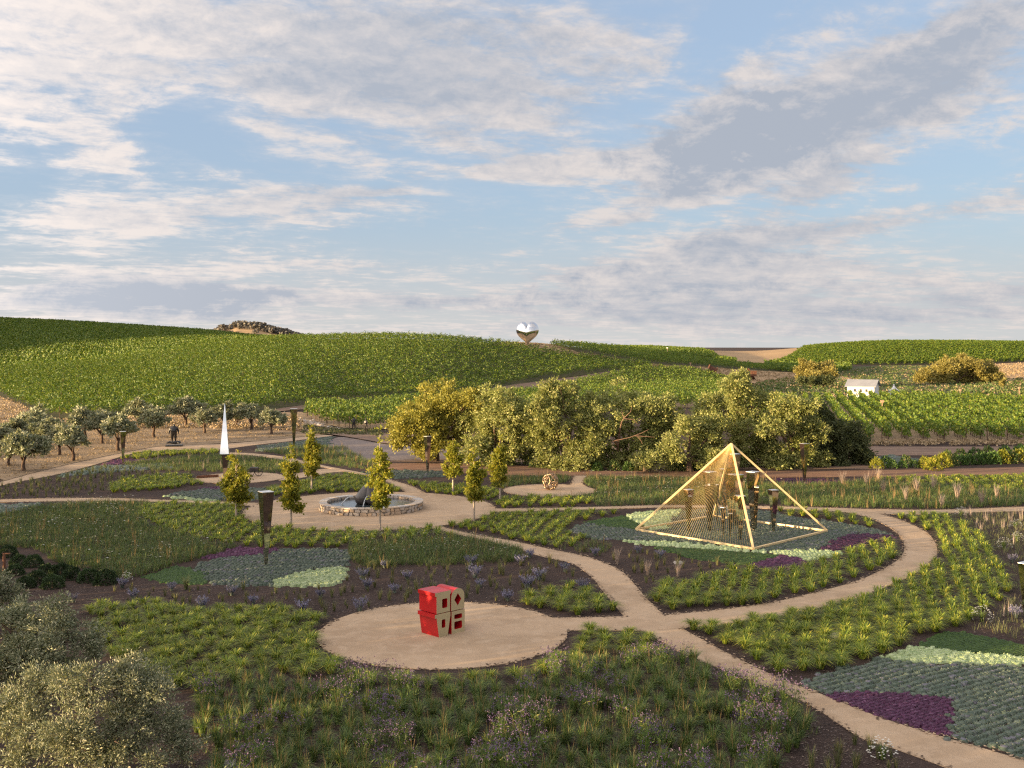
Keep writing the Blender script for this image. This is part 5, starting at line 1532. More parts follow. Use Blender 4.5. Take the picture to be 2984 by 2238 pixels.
# trees on the plain and the far hills
big_tree('wide golden oak alone in front of the striped far hill', 315, 2790, [(2720, 1092, 34), (2760, 1068, 34), (2810, 1056, 28), (2855, 1068, 32), (2885, 1092, 28), (2800, 1090, 36), (2688, 1104, 20), (2903, 1104, 18), (2840, 1098, 30), (2750, 1096, 30)], 'oakgold', 14000, .62, 0, 'oak_tree', 1.5, 2.0, 'lone trees on the plain')
big_tree('orange tinted tree above the white house', 292, 2365, [(2348, 1066, 24), (2400, 1078, 28), (2422, 1092, 20), (2338, 1088, 20), (2375, 1092, 24)], 'oakgold', 6500, .55, 0, 'oak_tree', 1.3, 2.0, 'lone trees on the plain')
big_tree('dark scrubby tree at the foot of the orange tinted one', 288, 2400, [(2390, 1108, 18), (2418, 1112, 16), (2360, 1108, 14), (2330, 1106, 12)], 'oakdark', 3000, .5, 0, 'scrub_tree', 1.2, 1.5, 'lone trees on the plain')
big_tree('small young tree on the rough grass beyond the golden oak', 280, 2922, [(2922, 1118, 9), (2926, 1110, 6)], 'oakgold', 500, .5, 0, 'young_tree', .6, .4, 'lone trees on the plain')

# distant brown hill with oaks on it
hp = [(540, 1010), (585, 998), (610, 985), (640, 962), (690, 949), (740, 949), (800, 962), (860, 980), (905, 993), (935, 1004), (980, 1015)]
hx = np.linspace(540, 980, 70)
hz = np.interp(hx, [q[0] for q in hp], [CAM_H - (q[1] - HY) / F * 1500 for q in hp])
hd = np.linspace(1250, 1800, 30)
fall = np.exp(-((hd - 1500) / 160.0) ** 2)
HX, HD = np.meshgrid(hx, hd, indexing='ij')
HZ = -14 + (hz[:, None] + 14) * fall[None]
g = Geo()
ii, jj = np.meshgrid(np.arange(69), np.arange(29), indexing='ij')
g.add(np.stack([(HX - CX) / F * HD, HD, HZ], -1).reshape(-1, 3), np.stack([ii * 30 + jj, (ii + 1) * 30 + jj, (ii + 1) * 30 + jj + 1, ii * 30 + jj + 1], -1).reshape(-1, 4))
tag(link('hill', g.mesh('hill', M['hay'], True)), kind='structure')
g = Geo()
n = 360
tx = np.r_[R.uniform(612, 900, n), R.uniform(860, 935, 40)]
td = R.uniform(1385, 1520, len(tx))
tz = -14 + (np.interp(tx, hx, hz) + 14) * np.exp(-((td - 1500) / 160.0) ** 2)
ok = (td > 1440) | (R.uniform(size=len(tx)) < .12)
for x_, d_, z_ in zip(tx[ok], td[ok], tz[ok]):
    r_ = R.uniform(2.6, 5.0)
    c = rand_dirs(26) * (r_, r_, r_ * .65) * R.uniform(.5, 1, (26, 1)) + ((x_ - CX) / F * d_, d_, z_ + r_ * .75)
    g.add(*leaf_quads(c, r_ * .9, rand_dirs(26), .8))
tag(link('far_woods', g.mesh('far_woods', [M['scrub']])), 'dark oaks scattered over the distant brown hill', 'woods', kind='stuff')

# added unseen leaf screen, its height shaped to shade the garden floor
S2 = np.array([TRAVEL.x, TRAVEL.y])
SHADE_PROFILE = [(-138, .8), (-128, 1.3), (-112, 1.7), (-104, 2.4), (-95, 4.2), (-88, 4.7), (-64, 4.6), (-50, 4.9), (-38, 5.6), (-37, 4.4), (-36, 2.2), (-35, 1.2), (-29.0, 1.2), (-27.5, 4.0), (-20, 6.0), (30, 6.0)]
g = Geo()
yy = np.arange(-28, 119, .8)
wx = -8 - .55 * yy
pv = wx * S2[1] - yy * S2[0]
hv = np.interp(pv, [q[0] for q in SHADE_PROFILE], [q[1] for q in SHADE_PROFILE])
hv = hv * (1 + .13 * np.sin(yy * .9) + .09 * np.sin(yy * 2.3 + 1)) + R.normal(0, .25, len(yy))
for x_, y_, h_ in zip(wx, yy, hv):
    n = max(int(h_ * 16), 8)
    c = np.c_[x_ + R.normal(0, 1.0, n), y_ + R.normal(0, .8, n), R.uniform(0, 1, n) ** .8 * h_]
    g.add(*leaf_quads(c, .7, rand_dirs(n), .8))
tag(link('woods', g.mesh('woods', [M['oakdark']])), 'added unseen leaf screen that shades the garden', 'woods', kind='stuff')

# ------------------------------------------------------------------ sculptures and built things
def metal(name, c, rough, nscale=2.0, var=0.08, bstr=0.0):
    m, b, out = new_mat(name)
    co = b.node('ShaderNodeTexCoord').outputs['Object']
    n = b.noise(co, nscale, 5, 0.6, 0.4)
    k = b.mix(b.smooth(n, .3, .7), tuple(x * (1 - var) for x in c), tuple(min(1, x * (1 + var)) for x in c))
    p = principled(b, k, b.m('ADD', b.m('MULTIPLY', n, rough * .6), rough * .7), 1.0, .5, bump(b, n, bstr, .02) if bstr else None)
    b.t.links.new(p.outputs[0], out.inputs[0])
    return m


M['mirror'] = metal('bronze_mirror_steel', (0.60, 0.52, 0.42), 0.045, 1.2, .07, .05)
M['steel'] = metal('polished_steel', (0.80, 0.80, 0.81), 0.03, 1.0, .03, .03)
M['captop'] = metal('pillar_top_plate', (0.86, 0.85, 0.83), 0.35, 3.0, .05)
M['gold'] = solid_mat('brass_frame', (0.80, 0.60, 0.32), 0.45, 0.25, .5, 2.0, .06, .03)
M['goldwire'] = metal('brass_wire', (0.98, 0.66, 0.24), 0.42, 3.0, .06)
M['red'] = solid_mat('red_enamel', (0.46, 0.010, 0.014), 0.34, 0, .5, 1.5, .06, .0)
M['tan'] = solid_mat('tan_enamel', (0.44, 0.365, 0.215), 0.40, 0, .4, 1.5, .06, .0)
M['bronze'] = solid_mat('dark_bronze', (0.045, 0.040, 0.040), 0.34, 0.3, .5, 2.5, .3, .15)
M['blackpatina'] = solid_mat('black_patina', (0.018, 0.018, 0.020), 0.30, 0.2, .5, 4.0, .3, .2)
M['stonedrop'] = solid_mat('dark_polished_stone', (0.060, 0.050, 0.046), 0.30, 0, .5, 1.4, .35, .08)
M['rust'] = solid_mat('rusted_steel', (0.13, 0.058, 0.036), 0.85, 0, .3, 2.0, .4, .3)
M['stone'] = solid_mat('rough_wall_stone', (0.42, 0.365, 0.310), 0.9, 0, .2, 4.0, .22, .6, .15)
M['capstone'] = solid_mat('granite_cap_stone', (0.47, 0.43, 0.385), 0.85, 0, .25, 5.0, .18, .4, .10)
M['mortar'] = solid_mat('wall_mortar', (0.25, 0.22, 0.19), 0.95, 0, .1, 6.0, .2, .4)
M['whitepaint'] = solid_mat('white_board_paint', (0.78, 0.77, 0.75), 0.7, 0, .3, 1.5, .05, .05)
M['roof'] = solid_mat('grey_metal_roof', (0.30, 0.30, 0.315), 0.5, 0.2, .4, .8, .08, .05)
M['dark'] = solid_mat('dark_opening', (0.03, 0.03, 0.03), 0.6)
M['timber'] = solid_mat('brown_timber', (0.16, 0.075, 0.045), 0.85, 0, .2, 4.0, .3, .3)
M['palebox'] = solid_mat('weathered_box_wood', (0.45, 0.30, 0.20), 0.85, 0, .2, 4.0, .2, .2)
M['whitestone'] = solid_mat('white_stone', (0.80, 0.79, 0.77), 0.6, 0, .3, 2.0, .05, .1)
M['rock'] = solid_mat('field_rock', (0.40, 0.36, 0.32), 0.95, 0, .2, 3.0, .3, .6, .15)

m, b, out = new_mat('pool_water')
pos = b.node('ShaderNodeNewGeometry').outputs['Position']
n = b.noise(pos, 5.0, 3, .5, .6)
p = principled(b, (0.035, 0.045, 0.050), 0.06, 0, .6, bump(b, n, .22, .05))
b.t.links.new(p.outputs[0], out.inputs[0])
M['water'] = m
m, b, out = new_mat('falling_water')
p = principled(b, (0.75, 0.78, 0.80), 0.1, 0, .6)
p.inputs['Transmission Weight'].default_value = 0.45
p.inputs['IOR'].default_value = 1.33
b.t.links.new(p.outputs[0], out.inputs[0])
M['jet'] = m


# --- standing mirrored pillars: square at the top, running to a point at the ground
def pillar(px, top, tip, wpx, label, rot=0.55, group='mirrored tapering pillars', D=None, plate=True):
    D = CAM_H * F / (tip - HY) if D is None else D
    x = (px - CX) / F * D
    H = CAM_H - (top - HY) / F * D
    a = wpx * D / F / (abs(math.cos(rot)) + abs(math.sin(rot)))
    e = empty('mirrored_pillar', (x, D, 0), rot)
    tag(e, label, 'sculpture', group)
    g = Geo()
    h, q = a / 2, a * .09
    v = [[-q, -q, -.06], [q, -q, -.06], [q, q, -.06], [-q, q, -.06], [-h, -h, H - .03], [h, -h, H - .03], [h, h, H - .03], [-h, h, H - .03]]
    g.add(v, [[3, 2, 1, 0], [0, 1, 5, 4], [1, 2, 6, 5], [2, 3, 7, 6], [3, 0, 4, 7], [4, 5, 6, 7]])
    link('shaft', g.mesh('shaft', [M['mirror']]), e)
    if plate:
        g = Geo()
        box(g, (0, 0, H - .012), (a + .02, a + .02, .03))
        link('top_plate', g.mesh('top_plate', [M['captop']]), e)
    return x, D, H, a


pillar(775, 1432, 1648, 49, 'tall mirrored pillar standing in the thyme carpet before the fountain', .62)
pillar(358, 1257, 1352, 22, 'mirrored pillar at the purple strip beside the olive trees', .5)
pillar(856, 1191, 1305, 24, 'mirrored pillar against the dirt track behind the ginkgos', .35)
pillar(1246, 1271, 1379, 23, 'mirrored pillar in front of the golden willow', .75)
pillar(2344, 1292, 1408, 26, 'mirrored pillar before the dark trees beside the purple carpet', .5)
pillar(2999, 1640, 1880, 60, 'mirrored pillar cut off by the picture edge', .62)
# the spire: a mirrored pillar that carries a tall pointed blade
x, D, H, a = pillar(655, 1322, 1398, 28, 'short mirrored pillar carrying the white shining spire', .42)
e = empty('spire', (x, D, H + .004), .16)
tag(e, 'tall shining spire tapering upward on a mirrored pillar', 'sculpture')
Hs = CAM_H - (1176 - HY) / F * D - H
g = Geo()
h = a / 2
g.add([[-h * 1.2, -h * 1.2, 0], [h * 1.2, -h * 1.2, 0], [h * 1.2, h * 1.2, 0], [-h * 1.2, h * 1.2, 0], [-.012, -.012, Hs], [.012, -.012, Hs], [.012, .012, Hs], [-.012, .012, Hs]], [[3, 2, 1, 0], [0, 1, 5, 4], [1, 2, 6, 5], [2, 3, 7, 6], [3, 0, 4, 7], [4, 5, 6, 7]])
link('blade', g.mesh('blade', [M['steel']]), e)
g = Geo()
box(g, (0, 0, .01), (a + .12, a + .12, .03))
link('foot_plate', g.mesh('foot_plate', [M['captop']]), e)

# --- golden pyramid: brass frame, wire faces, cluster of pillars inside
PC = gp([(1853, 1549), (2195, 1606), (2410, 1553), (2080, 1509)])
apex = np.array([*PC.mean(0), 0])
apex[0] = (2131 - CX) / F * apex[1]
apex[2] = CAM_H - (1293 - HY) / F * apex[1]
e = empty('pyramid', (apex[0], apex[1], 0))
tag(e, 'open golden pyramid frame with wire faces over mirrored pillars', 'sculpture')
B = [np.array([q[0] - apex[0], q[1] - apex[1], .14]) for q in PC]
T = np.array([0, 0, apex[2]])
for i in range(4):
    g = Geo()
    bar(g, B[i], B[(i + 1) % 4], .135, .12)
    link('base_beam', g.mesh('base_beam', [M['gold']]), e)
for i in range(4):
    g = Geo()
    bar(g, B[i] + (0, 0, .02), T, .115, .115)
    link('corner_beam', g.mesh('corner_beam', [M['gold']]), e)
# wires fan from the apex to the base beams of the two faces toward the olives
for a_, b_ in ((0, 1), (3, 0)):
    g = Geo()
    n = 50
    for k in range(1, n):
        t = k / n
        p0 = B[a_] * (1 - t) + B[b_] * t
        v, f = tube([p0, T * .985 + p0 * .015], .0055, 3)
        g.add(v, f)
    tag(link('wire_face', g.mesh('wire_face', [M['goldwire']]), e), kind='stuff')
PIL = [(2007, 1426, 1552, 28, 'mirrored pillar inside the pyramid standing by itself toward the pale sedum'), (2068, 1374, 1550, 41, 'wide mirrored pillar inside the pyramid with lit olive-brown side'), (2110, 1366, 1516, 25, 'slim mirrored pillar at the back of the pyramid under the apex'),
       (2132, 1322, 1528, 52, 'tallest mirrored pillar right under the pyramid apex'), (2144, 1382, 1536, 44, 'broad mirrored pillar behind the front corner beam of the pyramid'), (2157, 1444, 1576, 30, 'short mirrored pillar just behind the front corner beam'),
       (2195, 1374, 1552, 41, 'dark sided wide mirrored pillar right of the front beam inside the pyramid'.replace('right of', 'beyond')), (2203, 1418, 1545, 15, 'narrow mirrored pillar touching the dark wide one'), (2254, 1427, 1552, 28, 'mirrored pillar inside the pyramid near its sunless corner'),
       (2108, 1478, 1562, 16, 'knee high slim mirrored pillar in the middle of the pyramid'), (2128, 1496, 1568, 13, 'lowest mirrored pillar near the pyramid front'), (2090, 1412, 1530, 12, 'very thin mirrored pillar between two wide ones')]
for i, (px, tp, tip, w_, lb) in enumerate(PIL):
    pillar(px, tp, tip, w_, lb, .45 + .3 * math.sin(i * 2.3), 'mirrored pillars inside the pyramid')

# --- plain red and tan block sculpture on the round sand court
p0, p1, p2 = gp([(1271, 1862), (1346, 1843), (1226, 1850)])
u = (p1 - p0)
ang = math.atan2(u[1], u[0])
e = empty('block_sculpture', (p0[0], p0[1], .03), ang)
e.scale = (1.07, 1.07, 1.05)
tag(e, 'stacked red blocks with tan front faces on the round sand court', 'sculpture')
Wd, Dp = 1.46, 1.02


def extrude(outline, y0, y1, name, mats, holes=()):
    """a slab with a front face and red sides; outline in the front plane (x, z)"""
    loops = [[Vector((x, z, 0)) for x, z in outline]] + [[Vector((x, z, 0)) for x, z in h] for h in holes]
    tri = np.array(tessellate_polygon(loops))
    pts = np.array([q[:2] for l in loops for q in l])
    a, b_, c = pts[tri[:, 0]], pts[tri[:, 1]], pts[tri[:, 2]]
    up = ((b_ - a)[:, 0] * (c - a)[:, 1] - (b_ - a)[:, 1] * (c - a)[:, 0]) > 0
    tri[~up] = tri[~up][:, ::-1]
    n = len(pts)
    g = Geo()
    v = np.concatenate([np.c_[pts[:, 0], np.full(n, y0), pts[:, 1]], np.c_[pts[:, 0], np.full(n, y1), pts[:, 1]]])
    g.add(v, tri, 1)
    g.f.setdefault((3, 1), []).append(tri[:, ::-1] + n)
    s = 0
    for l in loops:
        i = np.arange(len(l)) + s
        j = np.roll(i, -1)
        g.f.setdefault((4, 0), []).append(np.stack([i, i + n, j + n, j], 1))
        s += len(l)
    return g.mesh(name, mats)


def rrect(x0, z0, x1, z1, r=.04, n=4):
    out_ = []
    for cx, cz, a0 in ((x1 - r, z1 - r, 0), (x0 + r, z1 - r, 90), (x0 + r, z0 + r, 180), (x1 - r, z0 + r, 270)):
        for k in range(n + 1):
            a = math.radians(a0 + 90 * k / n)
            out_.append((cx + r * math.cos(a), cz + r * math.sin(a)))
    return out_


mats = [M['red'], M['tan']]
arch = [(.76, .91), (1.44, .91), (1.44, 1.42)] + [(1.10 + .34 * math.cos(a), 1.42 + .34 * math.sin(a)) for a in np.linspace(.15, math.pi - .15, 14)] + [(.76, 1.42)]
sq = [(1.10, 1.08), (1.28, 1.32), (1.10, 1.56), (.92, 1.32)]
parts = [('upper_block', [(.02, .93), (.70, .93), (.70, 1.60), (.74, 1.60), (.74, 1.74), (-.05, 1.74), (-.05, 1.60), (.02, 1.60)], [rrect(.30, 1.10, .56, 1.46, .05)]),
         ('arched_block', arch, [sq[::-1]]),
         ('lower_block', [(.14, 0), (.58, 0), (.72, .76), (.72, .905), (-.06, .905), (-.06, .76), (.02, .76)], [rrect(.28, .34, .46, .66, .04)]),
         ('corner_block', [(.78, 0), (1.46, 0), (1.46, .885), (.78, .885)], [rrect(.92, .16, 1.32, .46, .06), rrect(.92, .56, 1.32, .74, .05)])]
for nme, ol, hl in parts:
    link(nme, extrude(ol, 0.0, Dp, nme, mats, hl), e)
# dark backs behind the openings: each block is closed by a thin red web half way in
for nme, (x0, z0, x1, z1) in {'web': (.24, .30, .60, .70), 'web_': (.80, .10, 1.44, .80), 'web__': (.26, 1.05, .60, 1.5), 'web___': (.86, 1.0, 1.34, 1.62)}.items():
    g = Geo()
    box(g, ((x0 + x1) / 2, .55, (z0 + z1) / 2), (x1 - x0, .04, z1 - z0))
    link('back_panel', g.mesh('back_panel', [M['red']]), e)

# --- fountain: stone ring, water, twin lobed dark stone with two jets
FX, FY, FR = -10.2, 78.4, 3.72
e = empty('fountain', (FX, FY, .034))
tag(e, 'round stone fountain basin with water and a dark drop shaped stone', 'fountain')
N = 96
an = np.arange(N) / N * 2 * np.pi
ring = lambda r, z_: np.c_[r * np.cos(an), r * np.sin(an), np.full(N, z_)]
g = Geo()
i = np.arange(N)
j = (i + 1) % N
g.add(np.concatenate([ring(FR - .06, -.02), ring(FR - .06, .47), ring(FR - .50, .47), ring(FR - .50, -.02)]), np.concatenate([np.stack([i + k * N, j + k * N, j + (k + 1) * N, i + (k + 1) * N], 1) for k in range(3)]))
link('wall_core', g.mesh('wall_core', [M['mortar']]), e)
g = Geo()
g.add(np.concatenate([ring(FR - .49, .34), [[0, 0, .34]]]), np.stack([i, j, np.full(N, N)], 1))
link('water', g.mesh('water', [M['water']], True), e)
st_me = []
for k in range(8):
    g = Geo()
    nn = int(R.integers(5, 8))
    a = np.sort(R.uniform(0, 2 * np.pi, nn) * .25 + np.arange(nn) / nn * 2 * np.pi)
    o_ = np.c_[np.sign(np.cos(a)) * np.abs(np.cos(a)) ** .6 * .5, np.sign(np.sin(a)) * np.abs(np.sin(a)) ** .6 * .5]
    v = np.concatenate([np.c_[o_[:, 0], np.zeros(nn), o_[:, 1]], np.c_[o_[:, 0], np.full(nn, -.8), o_[:, 1]], np.c_[o_[:, 0] * .82, np.full(nn, -1.0), o_[:, 1] * .82]])
    q = np.arange(nn)
    r_ = (q + 1) % nn
    g.add(v, np.concatenate([np.stack([q, r_, r_ + nn, q + nn], 1), np.stack([q + nn, r_ + nn, r_ + 2 * nn, q + 2 * nn], 1)]))
    for t in range(1, nn - 1):
        g.f.setdefault((3, 0), []).append(np.array([[2 * nn, 2 * nn + t, 2 * nn + t + 1]]))
    st_me.append(g.mesh('stone', [M['stone']]))
for row, (zc_, hh) in enumerate(((.115, .25), (.345, .22))):
    a = R.uniform(0, .1)
    while a < 2 * np.pi - .03:
        wd = R.uniform(.075, .155)
        am = a + wd / 2
        r_ = FR - .05
        o = link('stone', st_me[R.integers(8)], e, (r_ * math.cos(am), r_ * math.sin(am), zc_ + R.normal(0, .012)), am + math.pi / 2)
        o.scale = (wd * FR * .99, .055 + R.uniform(0, .03), hh * R.uniform(.98, 1.10))
        a += wd
for k in range(46):
    a = k / 46 * 2 * np.pi
    g = Geo()
    d_ = 2 * np.pi / 46 * .94
    r0, r1 = FR - .52 + R.normal(0, .012), FR + .03 + R.normal(0, .012)
    z0, z1 = .472, .535 + R.normal(0, .006)
    pts_ = [(r0, a - d_ / 2), (r1, a - d_ / 2), (r1, a + d_ / 2), (r0, a + d_ / 2)]
    v = [[r * math.cos(t), r * math.sin(t), z0] for r, t in pts_] + [[r * math.cos(t), r * math.sin(t), z1] for r, t in pts_]
    g.add(v, [[3, 2, 1, 0], [4, 5, 6, 7], [0, 1, 5, 4], [1, 2, 6, 5], [2, 3, 7, 6], [3, 0, 4, 7]])
    link('cap_stone', g.mesh('cap_stone', [M['capstone']]), e)
# inner face stones
for k in range(52):
    a = k / 52 * 2 * np.pi
    o = link('inner_stone', st_me[R.integers(8)], e, ((FR - .505) * math.cos(a), (FR - .505) * math.sin(a), .40), a - math.pi / 2)
    o.scale = (2 * np.pi / 52 * (FR - .5) * .98, .04, .17)
e2 = empty('drop_stone', (FX - .25, FY - .1, .2))
tag(e2, 'dark smooth stone of two drop shaped lobes rising from the fountain water', 'sculpture')


def drop(cx, cy, lean, rx, h, name):
    nu, nv = 28, 22
    t = np.linspace(0, 1, nv)
    prof = np.sin(np.pi * t ** .72) ** .85 * (1 - .35 * t) * rx
    prof[0] = prof[-1] = .002
    a = np.arange(nu) / nu * 2 * np.pi
    zz = h * t
    X = cx + lean[0] * t[:, None] ** 1.3 + prof[:, None] * np.cos(a)
    Y = cy + lean[1] * t[:, None] ** 1.3 + prof[:, None] * np.sin(a)
    g = Geo()
    ii, jj = np.meshgrid(np.arange(nv - 1), np.arange(nu), indexing='ij')
    kk = (jj + 1) % nu
    g.add(np.stack([X, Y, np.broadcast_to(zz[:, None], X.shape)], -1).reshape(-1, 3), np.stack([ii * nu + jj, ii * nu + kk, (ii + 1) * nu + kk, (ii + 1) * nu + jj], -1).reshape(-1, 4))
    return link(name, g.mesh(name, [M['stonedrop']], True), e2)


drop(-.36, 0, (.38, 0), .74, 1.78, 'lobe')
drop(.42, -.16, (-.40, .14), .70, 1.72, 'lobe')
for (x0, y0, z0), (x1, y1), nme in (((.10, -.72, .80), (-.18, -1.12), 'water_jet'), ((-1.05, -.1, .72), (-1.85, -.25), 'water_jet')):
    t = np.linspace(0, 1, 9)
    pts_ = np.c_[x0 + (x1 - x0) * t, y0 + (y1 - y0) * t, z0 + .12 * t - (z0 - .16 + .12) * t ** 2]
    v, f = tube(pts_, np.linspace(.030, .045, 9), 6)
    g = Geo()
    g.add(v, f)
    link(nme, g.mesh(nme, [M['jet']], True), e2)

# --- steel heart on the hilltop (plain smooth heart)
D = 351.0
hx_, hz_ = (1537 - CX) / F * D, float(land((1537 - CX) / F * D, D)) + .1
hh = 69 * D / F
nu, nv = 96, 40
t = np.arange(nu) / nu * 2 * np.pi
ox = 16 * np.sin(t) ** 3
oz = 13 * np.cos(t) - 3.2 * np.cos(2 * t) - 2 * np.cos(3 * t) - np.cos(4 * t)
ox, oz = ox / 29 * hh * .87, (oz + 15.2) / 26.6 * hh
cz = hh * .56
s = np.linspace(1, 0, nv)
lay = []
for sd in (-1, 1):
    th = hh * .36 * np.sqrt(np.maximum(1 - s ** 2.3, 0))
    lay.append(np.stack([ox[None] * s[:, None], np.broadcast_to(sd * th[:, None], (nv, nu)), cz + (oz - cz)[None] * s[:, None]], -1))
g = Geo()
ii, jj = np.meshgrid(np.arange(nv - 1), np.arange(nu), indexing='ij')
kk = (jj + 1) % nu
fq = np.stack([ii * nu + jj, ii * nu + kk, (ii + 1) * nu + kk, (ii + 1) * nu + jj], -1).reshape(-1, 4)
g.add(lay[0].reshape(-1, 3), fq)
g.add(lay[1].reshape(-1, 3), fq[:, ::-1])
ho = link('heart_sculpture', g.mesh('heart_sculpture', [M['steel']], True), None, (hx_, D, hz_), -.15)
tag(ho, 'huge polished steel heart standing on the bare hilltop', 'sculpture')

# --- openwork ball
x, y = gp([(1604, 1428)])[0]
bmesh_ = bpy.data.meshes.new('lattice')
import bmesh
bm = bmesh.new()
bmesh.ops.create_icosphere(bm, subdivisions=2, radius=.66)
pts_, ed = [], []
for vtx in bm.verts:
    vtx.co += Vector(R.normal(0, .07, 3))
    vtx.co = vtx.co.normalized() * .66
g = Geo()
keep = R.uniform(0, 1, len(bm.edges)) < .85
for k_, edg in enumerate(bm.edges):
    if keep[k_]:
        a, c = np.array(edg.verts[0].co), np.array(edg.verts[1].co)
        mid = (a + c) / 2 * 1.03
        v, f = tube([a, mid, c], (.028, .042, .028), 5)
        g.add(v, f)
bm.free()
o = link('openwork_ball', g.mesh('openwork_ball', [metal('weathered_bronze', (.42, .30, .19), .35, 6, .3)], True), None, (x, y, .70))
tag(o, 'openwork bronze ball of tangled bars resting on the small sand court', 'sculpture')


# --- figures
def figure(name, verts, edges, radii, mat, parent=None, loc=(0, 0, 0), rz=0.0, scale=1.0, sub=2):
    me = bpy.data.meshes.new(name)
    me.from_pydata(verts, edges, [])
    me.materials.append(mat)
    o = link(name, me, parent, loc, rz, scale)
    md = o.modifiers.new('skin', 'SKIN')
    md.use_smooth_shade = True
    for s_, r_ in zip(me.skin_vertices[0].data, radii):
        s_.radius = (r_, r_) if not hasattr(r_, '__len__') else r_
    me.skin_vertices[0].data[0].use_root = True
    ss = o.modifiers.new('sub', 'SUBSURF')
    ss.levels = ss.render_levels = sub
    return o


def stand(arms='down', stout=1.0):
    v = [(0, 0, .95), (0, .02, 1.18), (0, .0, 1.42), (0, 0, 1.56), (0, -.01, 1.70), (0, -.02, 1.80),
         (.11, 0, .86), (.13, -.03, .50), (.13, .02, .10), (.14, -.12, .04), (-.11, 0, .86), (-.13, .03, .50), (-.13, .08, .10), (-.14, -.06, .04),
         (.24, 0, 1.42), (.34, .02, 1.14), (.38, -.06, .88), (.39, -.09, .78), (-.24, 0, 1.42), (-.34, .02, 1.14), (-.38, -.06, .88), (-.39, -.09, .78)]
    if arms == 'folded':
        v[15], v[16], v[17] = (.30, .02, 1.18), (.10, -.20, 1.22), (-.02, -.21, 1.24)
        v[19], v[20], v[21] = (-.30, .02, 1.18), (-.10, -.22, 1.17), (.04, -.23, 1.16)
    ed = [(0, 1), (1, 2), (2, 3), (3, 4), (4, 5), (0, 6), (6, 7), (7, 8), (8, 9), (0, 10), (10, 11), (11, 12), (12, 13), (2, 14), (14, 15), (15, 16), (16, 17), (2, 18), (18, 19), (19, 20), (20, 21)]
    s_ = stout
    r = [.17 * s_, .18 * s_, .17 * s_, .065 * s_, .105, .085, .11 * s_, .080 * s_, .055, .045, .11 * s_, .080 * s_, .055, .045, .075 * s_, .06 * s_, .045, .04, .075 * s_, .06 * s_, .045, .04]
    if stout > 1.2:
        v = [(a * (1.22 if i not in (3, 4, 5) else 1), b_, c) for i, (a, b_, c) in enumerate(v)]
    return v, ed, r


x, y = gp([(508, 1301)])[0]
e = empty('figure_statue', (x, y, .02), .15)
tag(e, 'black statue of a stout figure walking over a lying figure', 'statue')
g = Geo()
box(g, (0, 0, .09), (1.85, 1.0, .16))
link('plinth', g.mesh('plinth', [M['blackpatina']]), e)
v, ed, r = stand('down', 1.75)
figure('standing_figure', v, ed, r, M['blackpatina'], e, (-.05, 0, .50), .1, 1.16)
lv = [(0, 0, 0), (.30, 0, .05), (.55, 0, .05), (.72, 0, .10), (-.28, .12, .02), (-.58, .14, .12), (-.82, .12, -.02), (-.28, -.12, .02), (-.55, -.14, .10), (-.84, -.14, -.02), (.50, .24, .0), (.40, .40, -.06), (.50, -.24, .0), (.62, -.42, -.06)]
le = [(0, 1), (1, 2), (2, 3), (0, 4), (4, 5), (5, 6), (0, 7), (7, 8), (8, 9), (2, 10), (10, 11), (2, 12), (12, 13)]
figure('lying_figure', lv, le, [.20, .21, .18, .12, .13, .10, .06, .13, .10, .06, .09, .06, .09, .06], M['blackpatina'], e, (0, 0, .40), 0, 1.05)
for px, py, lb in ((1031, 1256, 'dark statue with folded arms next to the dirt track, turned to its twin'), (1066, 1262, 'dark statue with folded arms standing nearer the golden willow')):
    x, y = gp([(px, py)])[0]
    v, ed, r = stand('folded', .95)
    o = figure('small_statue', v, ed, r, M['bronze'], None, (x, y, float(land(x, y))), .3 if px < 1050 else -.4, 1.10)
    tag(o, lb, 'statue', 'dark standing statues at the vineyard')
D = 232.0
x = (2601 - CX) / F * D
v = [(0, 0, 1.25), (.15, 0, 1.65), (.25, 0, 2.0), (.22, 0, 2.3), (.22, 0, 2.55), (-.25, 0, 1.0), (-.45, 0, .5), (-.6, 0, .05), (.30, 0, .85), (.30, 0, .4), (.45, 0, .03), (.55, -.1, 1.8), (.85, -.2, 1.55), (1.1, -.2, 1.35), (-.05, .2, 1.7), (-.4, .3, 1.45), (-.65, .3, 1.6), (-.75, 0, 1.15), (-.95, 0, .6)]
ed = [(0, 1), (1, 2), (2, 3), (3, 4), (0, 5), (5, 6), (6, 7), (0, 8), (8, 9), (9, 10), (2, 11), (11, 12), (12, 13), (2, 14), (14, 15), (15, 16), (5, 17), (17, 18)]
o = figure('white_statue', v, ed, [.24, .23, .20, .10, .21, .17, .13, .09, .16, .12, .09, .11, .09, .07, .11, .09, .07, .12, .09], M['whitestone'], None, (x, D, float(land(x, D)) + .0), 0, 1.25)
tag(o, 'white stone figure striding near the white house', 'statue')

